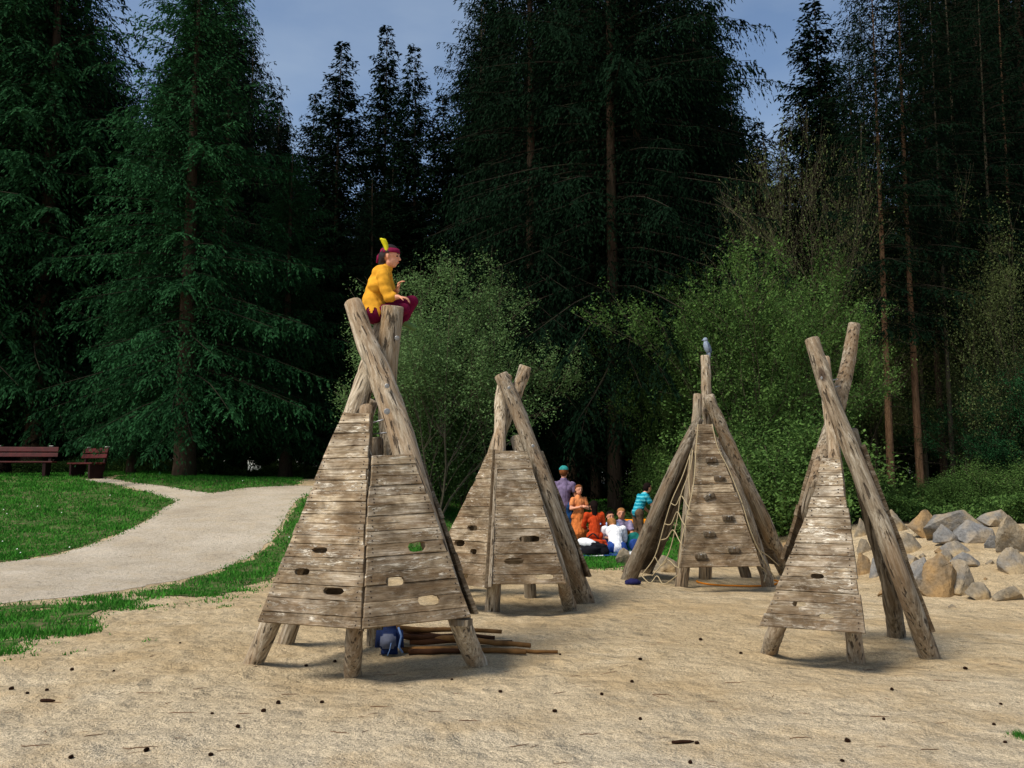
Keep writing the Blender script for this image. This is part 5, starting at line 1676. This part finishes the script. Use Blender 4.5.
    for i in range(13):
        for k in (0, 1): Fc.append((i * 3 + k, i * 3 + k + 1, i * 3 + k + 4, i * 3 + k + 3))
    fe = link('feather', mesh_from('feather', V, Fc), fy, o, Matrix.Identity(4), True)
    md = fe.modifiers.new('s', 'SOLIDIFY'); md.thickness = .003
    return o

boy()

# the picnic group
POSE = {
 'stand': dict(pel=(0, 0, .95), chest=(0, 0, 1.26), neck=(.0, 0, 1.47), head=(.02, 0, 1.61), sh=(0, .175, 1.355), el=(.02, .25, 1.13), wr=(.16, .20, .97), hip=(0, .09, .93), kn=(.02, .10, .50), an=(-.02, .10, .07)),
 'arms_folded': dict(pel=(0, 0, .95), chest=(0, 0, 1.28), neck=(.0, 0, 1.47), head=(.03, 0, 1.61), sh=(0, .165, 1.36), el=(.06, .24, 1.13), wr=(.22, .03, 1.18), hip=(0, .09, .93), kn=(.03, .09, .50), an=(-.0, .09, .07)),
 'lean': dict(pel=(-.07, 0, .93), chest=(.06, 0, 1.24), neck=(.16, 0, 1.41), head=(.25, 0, 1.53), sh=(.11, .165, 1.32), el=(.25, .22, 1.07), wr=(.40, .16, .90), hip=(-.07, .09, .91), kn=(-.02, .10, .48), an=(-.08, .10, .07)),
 'kneel': dict(pel=(0, 0, .46), chest=(.05, 0, .80), neck=(.06, 0, .98), head=(.09, 0, 1.12), sh=(.05, .18, .92), el=(.12, .25, .66), wr=(.30, .14, .60), hip=(0, .09, .44), kn=(.14, .12, .07), an=(-.28, .12, .06)),
 'sit': dict(pel=(0, 0, .13), chest=(.06, 0, .43), neck=(.11, 0, .61), head=(.15, 0, .74), sh=(.09, .18, .54), el=(.16, .24, .30), wr=(.33, .12, .27), hip=(0, .10, .13), kn=(.36, .28, .20), an=(.34, -.06, .07)),
 'hunch': dict(pel=(0, 0, .15), chest=(.16, 0, .42), neck=(.32, 0, .53), head=(.44, 0, .56), sh=(.24, .18, .48), el=(.34, .25, .26), wr=(.48, .15, .14), hip=(0, .10, .15), kn=(.36, .22, .10), an=(.02, .20, .06)),
}
def person(px, py, D, deg, pose, h, label, mats, hair=None, hairlong=0.0, dress=False, stripes=None, cap_mat=None, bare_arm=True):
    """deg: direction the person faces, 0 = +X, 90 = away from the camera; feet or seat at pixel (px, py)"""
    P_ = POSE[pose]; k = h / 1.72
    x = (px - 512) / F * D
    base = Vector((x, D, Hs(x, D)))
    rot = Matrix.Rotation(R(deg), 3, 'Z')
    T = lambda v_, sgn=1: base + rot @ (Vector((v_[0], v_[1] * sgn, v_[2])) * k)
    face = rot @ Vector((1, 0, -.12)); up = Vector((0, 0, 1))
    hd = T(P_['head']); hs = k ** .6 * .98
    segs = head_segs(hd, hs, face, up)
    a = lambda p, q, r1, r2, m_: segs.append((p, q, r1 * k, r2 * k, m_))
    a(T(P_['neck']), hd - up * .05, .05, .048, 0)
    a(T(P_['neck']) - up * .03, T(P_['chest']), .07, .125, 1); a(T(P_['chest']), T(P_['pel']), .125, .125, 1)
    for sg in (1, -1):
        a(T(P_['neck']) - up * .05 * k, T(P_['sh'], sg).lerp(T(P_['sh'], -sg), .06) - up * .02 * k, .052, .06, 1)
        a(T(P_['sh'], sg).lerp(T(P_['sh'], -sg), .1) - up * .03 * k, T(P_['chest']), .06, .08, 1)
    a(T(P_['chest']) + rot @ Vector((0, .06, 0)) * k, T(P_['chest']) - rot @ Vector((0, .06, 0)) * k, .10, .10, 1)
    a(T(P_['hip']), T(P_['hip'], -1), .105, .105, 2)
    for sg in (1, -1):
        mid = T(P_['sh'], sg).lerp(T(P_['el'], sg), .55)
        a(T(P_['sh'], sg), mid, .062, .055, 1)
        a(mid, T(P_['el'], sg), .048, .042, 0 if bare_arm else 1)
        a(T(P_['el'], sg), T(P_['wr'], sg), .042, .028, 0 if bare_arm else 1)
        a(T(P_['hip'], sg), T(P_['kn'], sg), .092, .060, 2); a(T(P_['kn'], sg), T(P_['an'], sg), .058, .038, 2)
        a(T(P_['an'], sg), T(P_['an'], sg) + rot @ Vector((.15, 0, -.03)) * k, .042, .034, 3)
        segs += hand_segs(T(P_['wr'], sg), (T(P_['wr'], sg) - T(P_['el'], sg)), rot @ Vector((0, 0, -1)) if pose in ('sit', 'hunch') else rot @ Vector((0.1, -sg, -.2)), k, .5, sg)
    if dress:
        a(T(P_['pel']), T((P_['pel'][0], 0, P_['pel'][2] - .42)), .15, .22, 2)
    rule = None
    if stripes:
        def rule(c, mi, z0=base.z): return 4 if (mi == 1 and ((c.z - z0) * 14) % 1 < .35) else None
    me = body_from(segs, .0125 * max(.75, k), mats + ([stripes] if stripes else []), rule, sm=2)
    cloth = set()
    skin_v = set()
    for p in me.polygons: (skin_v if p.material_index == 0 else cloth).update(p.vertices)
    for vi in cloth - skin_v:
        v_ = me.vertices[vi]
        v_.co += v_.normal * (0.010 + 0.012 * mnoise.noise(v_.co * 11) + 0.010 * mnoise.noise(Vector((v_.co.x * 24, v_.co.y * 24, v_.co.z * 13))))
    o = finish_person(me, None, base, label, 'people of the picnic group')
    if hair: hair_part(o, hd, hs, face, up, hair, hairlong)
    if cap_mat: hair_part(o, hd, hs * 1.0, face, up, cap_mat, 0, cut=.045, puff=1.06, name='cap')
    face_parts(o, hd, hs, face, up)
    return o
PL = lambda n, c: plain(n, c, .9, .05, .3, 16)
dk = PL('black_hair', (26, 18, 16)); brn = PL('brown_hair', (110, 66, 38)); lbr = PL('light_brown_hair', (150, 104, 62))
shoe_ = PL('dark_shoe', (46, 40, 40))
mauve, jeans = PL('mauve_shirt', (112, 98, 124)), PL('blue_jeans', (36, 72, 118))
org, tan_ = PL('orange_dress', (196, 112, 58)), PL('tan_dress', (206, 128, 78))
red = PL('red_orange_top', (176, 62, 28)); white = PL('white_shirt', (232, 232, 236)); lilac = PL('lilac_top', (150, 140, 170))
turq = PL('turquoise_shirt', (24, 130, 150)); turq2 = PL('pale_turquoise_stripe', (90, 180, 190)); brownt = PL('brown_trousers', (92, 74, 58))
blue = PL('bright_blue', (40, 66, 126)); paleblue = PL('pale_blue_top', (170, 190, 226)); green_ = PL('teal_green', (30, 104, 96)); orange = PL('bright_orange', (232, 140, 18))
teal = PL('teal_cap', (48, 130, 126)); blackf = PL('black_fabric', (26, 26, 30)); yellow_ = PL('yellow_cloth', (226, 190, 40))
person(563.5, 552, 18.8, 80, 'stand', 1.76, 'man in mauve shirt, jeans and teal cap standing with his back to the viewer', [SKIN, mauve, jeans, shoe_], hair=brn, cap_mat=teal)
person(578, 546, 18.6, -70, 'arms_folded', 1.36, 'child in tan and orange dress standing with folded arms beside the man', [SKIN, tan_, org, shoe_], hair=brn, hairlong=.10, dress=True)
person(594, 545, 17.9, 100, 'kneel', 1.45, 'child in red orange clothes with long black hair kneeling with the back to the viewer', [SKIN, red, red, shoe_], hair=dk, hairlong=.24, bare_arm=False)
person(607, 545, 19.3, -75, 'sit', 1.60, 'person with dark hair and pale blue top sitting on the grass facing the viewer', [SKIN, paleblue, jeans, shoe_], hair=dk, hairlong=.08)
person(620, 545, 19.4, -95, 'sit', 1.70, 'person with light brown hair and lilac top sitting beside the dark haired one', [SKIN, lilac, blue, shoe_], hair=lbr, hairlong=.12)
person(615, 550, 17.7, 95, 'hunch', 1.75, 'person in a white shirt hunched over the picnic blanket, back to the viewer', [SKIN, white, blue, shoe_], hair=lbr, bare_arm=False)
person(638.5, 548, 18.9, 25, 'lean', 1.42, 'boy in turquoise striped shirt and brown trousers bending forward behind the leaning log', [SKIN, turq, brownt, shoe_], hair=dk, stripes=turq2)
# picnic things
def blob(name, px, py, D, size, mat, label, cat, seed=1, lump=.25, z=0.0):
    x = (px - 512) / F * D
    base = Vector((x, D, Hs(x, D) + z))
    bm = bmesh.new(); bmesh.ops.create_icosphere(bm, subdivisions=4, radius=1)
    for v_ in bm.verts:
        q = v_.co.copy()
        k = 1 + lump * mnoise.noise(q * 1.6 + Vector((seed, 0, 0))) + lump * .5 * mnoise.noise(q * 4 + Vector((seed, 5, 0)))
        sx = lambda t: math.copysign(abs(t) ** .75, t)
        v_.co = Vector((sx(q.x) * size[0] * .5 * k, sx(q.y) * size[1] * .5 * k, (sx(q.z) * .5 * k + .46) * size[2]))
    o = link(name, bm_mesh(bm), mat, None, Matrix.Translation(base), True)
    return tag(o, label, cat)
b1 = blob('bag', 590, 549, 17.2, (.62, .4, .30), blackf, 'black and white bag lying on the grass in front of the picnic group', 'bag', 1)
mb = MB(); c = b1.location
mb.ball(c + Vector((-.07, -.02, .26)), (.20, .16, .10), 14, 9, Matrix.Rotation(R(14), 3, 'Y'))
mb.build('white_flap', white, b1)
mb = MB(); mb.ball(c + Vector((-.27, -.12, .12)), (.07, .09, .11), 12, 8, Matrix.Rotation(R(25), 3, 'Y')); mb.build('white_pocket', white, b1)
b2 = blob('bag', 592, 547, 17.75, (.60, .4, .34), red, 'red orange bag behind the black and white bag', 'bag', 2, .2)
mb = MB(); c = b2.location; mb.tube(catmull([c + Vector((-.12, 0, .32)), c + Vector((0, 0, .42)), c + Vector((.12, 0, .32))], 8), .015, seg=6); mb.build('handle', shoe_, b2)
b3 = blob('backpack', 632, 545, 18.1, (.30, .26, .42), green_, 'teal green backpack standing right of the person in the white shirt', 'backpack', 3, .15)
mb = MB(); c = b3.location; mb.ball(c + Vector((0, -.16, .18)), (.12, .05, .12)); mb.build('pocket', blue, b3)
b4 = blob('cushion', 577, 545, 17.9, (.30, .26, .22), yellow_, 'small yellow cushion left of the kneeling child in red orange', 'cushion', 4, .2)
b5 = blob('cushion', 634, 540, 19.6, (.95, .30, .62), orange, 'bright orange cushion leaning behind the teal backpack', 'cushion', 5, .12)
# blanket
V, Fc = [], []
for j in range(9):
    for i in range(25):
        x = 1.25 + 1.55 * i / 24; y = 17.0 + 1.2 * j / 8
        V.append(Vector((x, y, Hs(x, y) + .055 + .02 * mnoise.noise(Vector((x * 3, y * 3, 0))))))
for j in range(8):
    for i in range(24): Fc.append((j * 25 + i, j * 25 + i + 1, (j + 1) * 25 + i + 1, (j + 1) * 25 + i))
bl = link('picnic_blanket', mesh_from('b', V, Fc), [blue, white], smooth=True)
for p in bl.data.polygons: p.material_index = 1 if (int((p.center.x - 1.25) / .22) % 3 == 1 or p.center.y > 17.7) else 0
tag(bl, 'blue and white picnic blanket spread on the grass under the group', 'blanket')
bl.modifiers.new('s', 'SOLIDIFY').thickness = .02
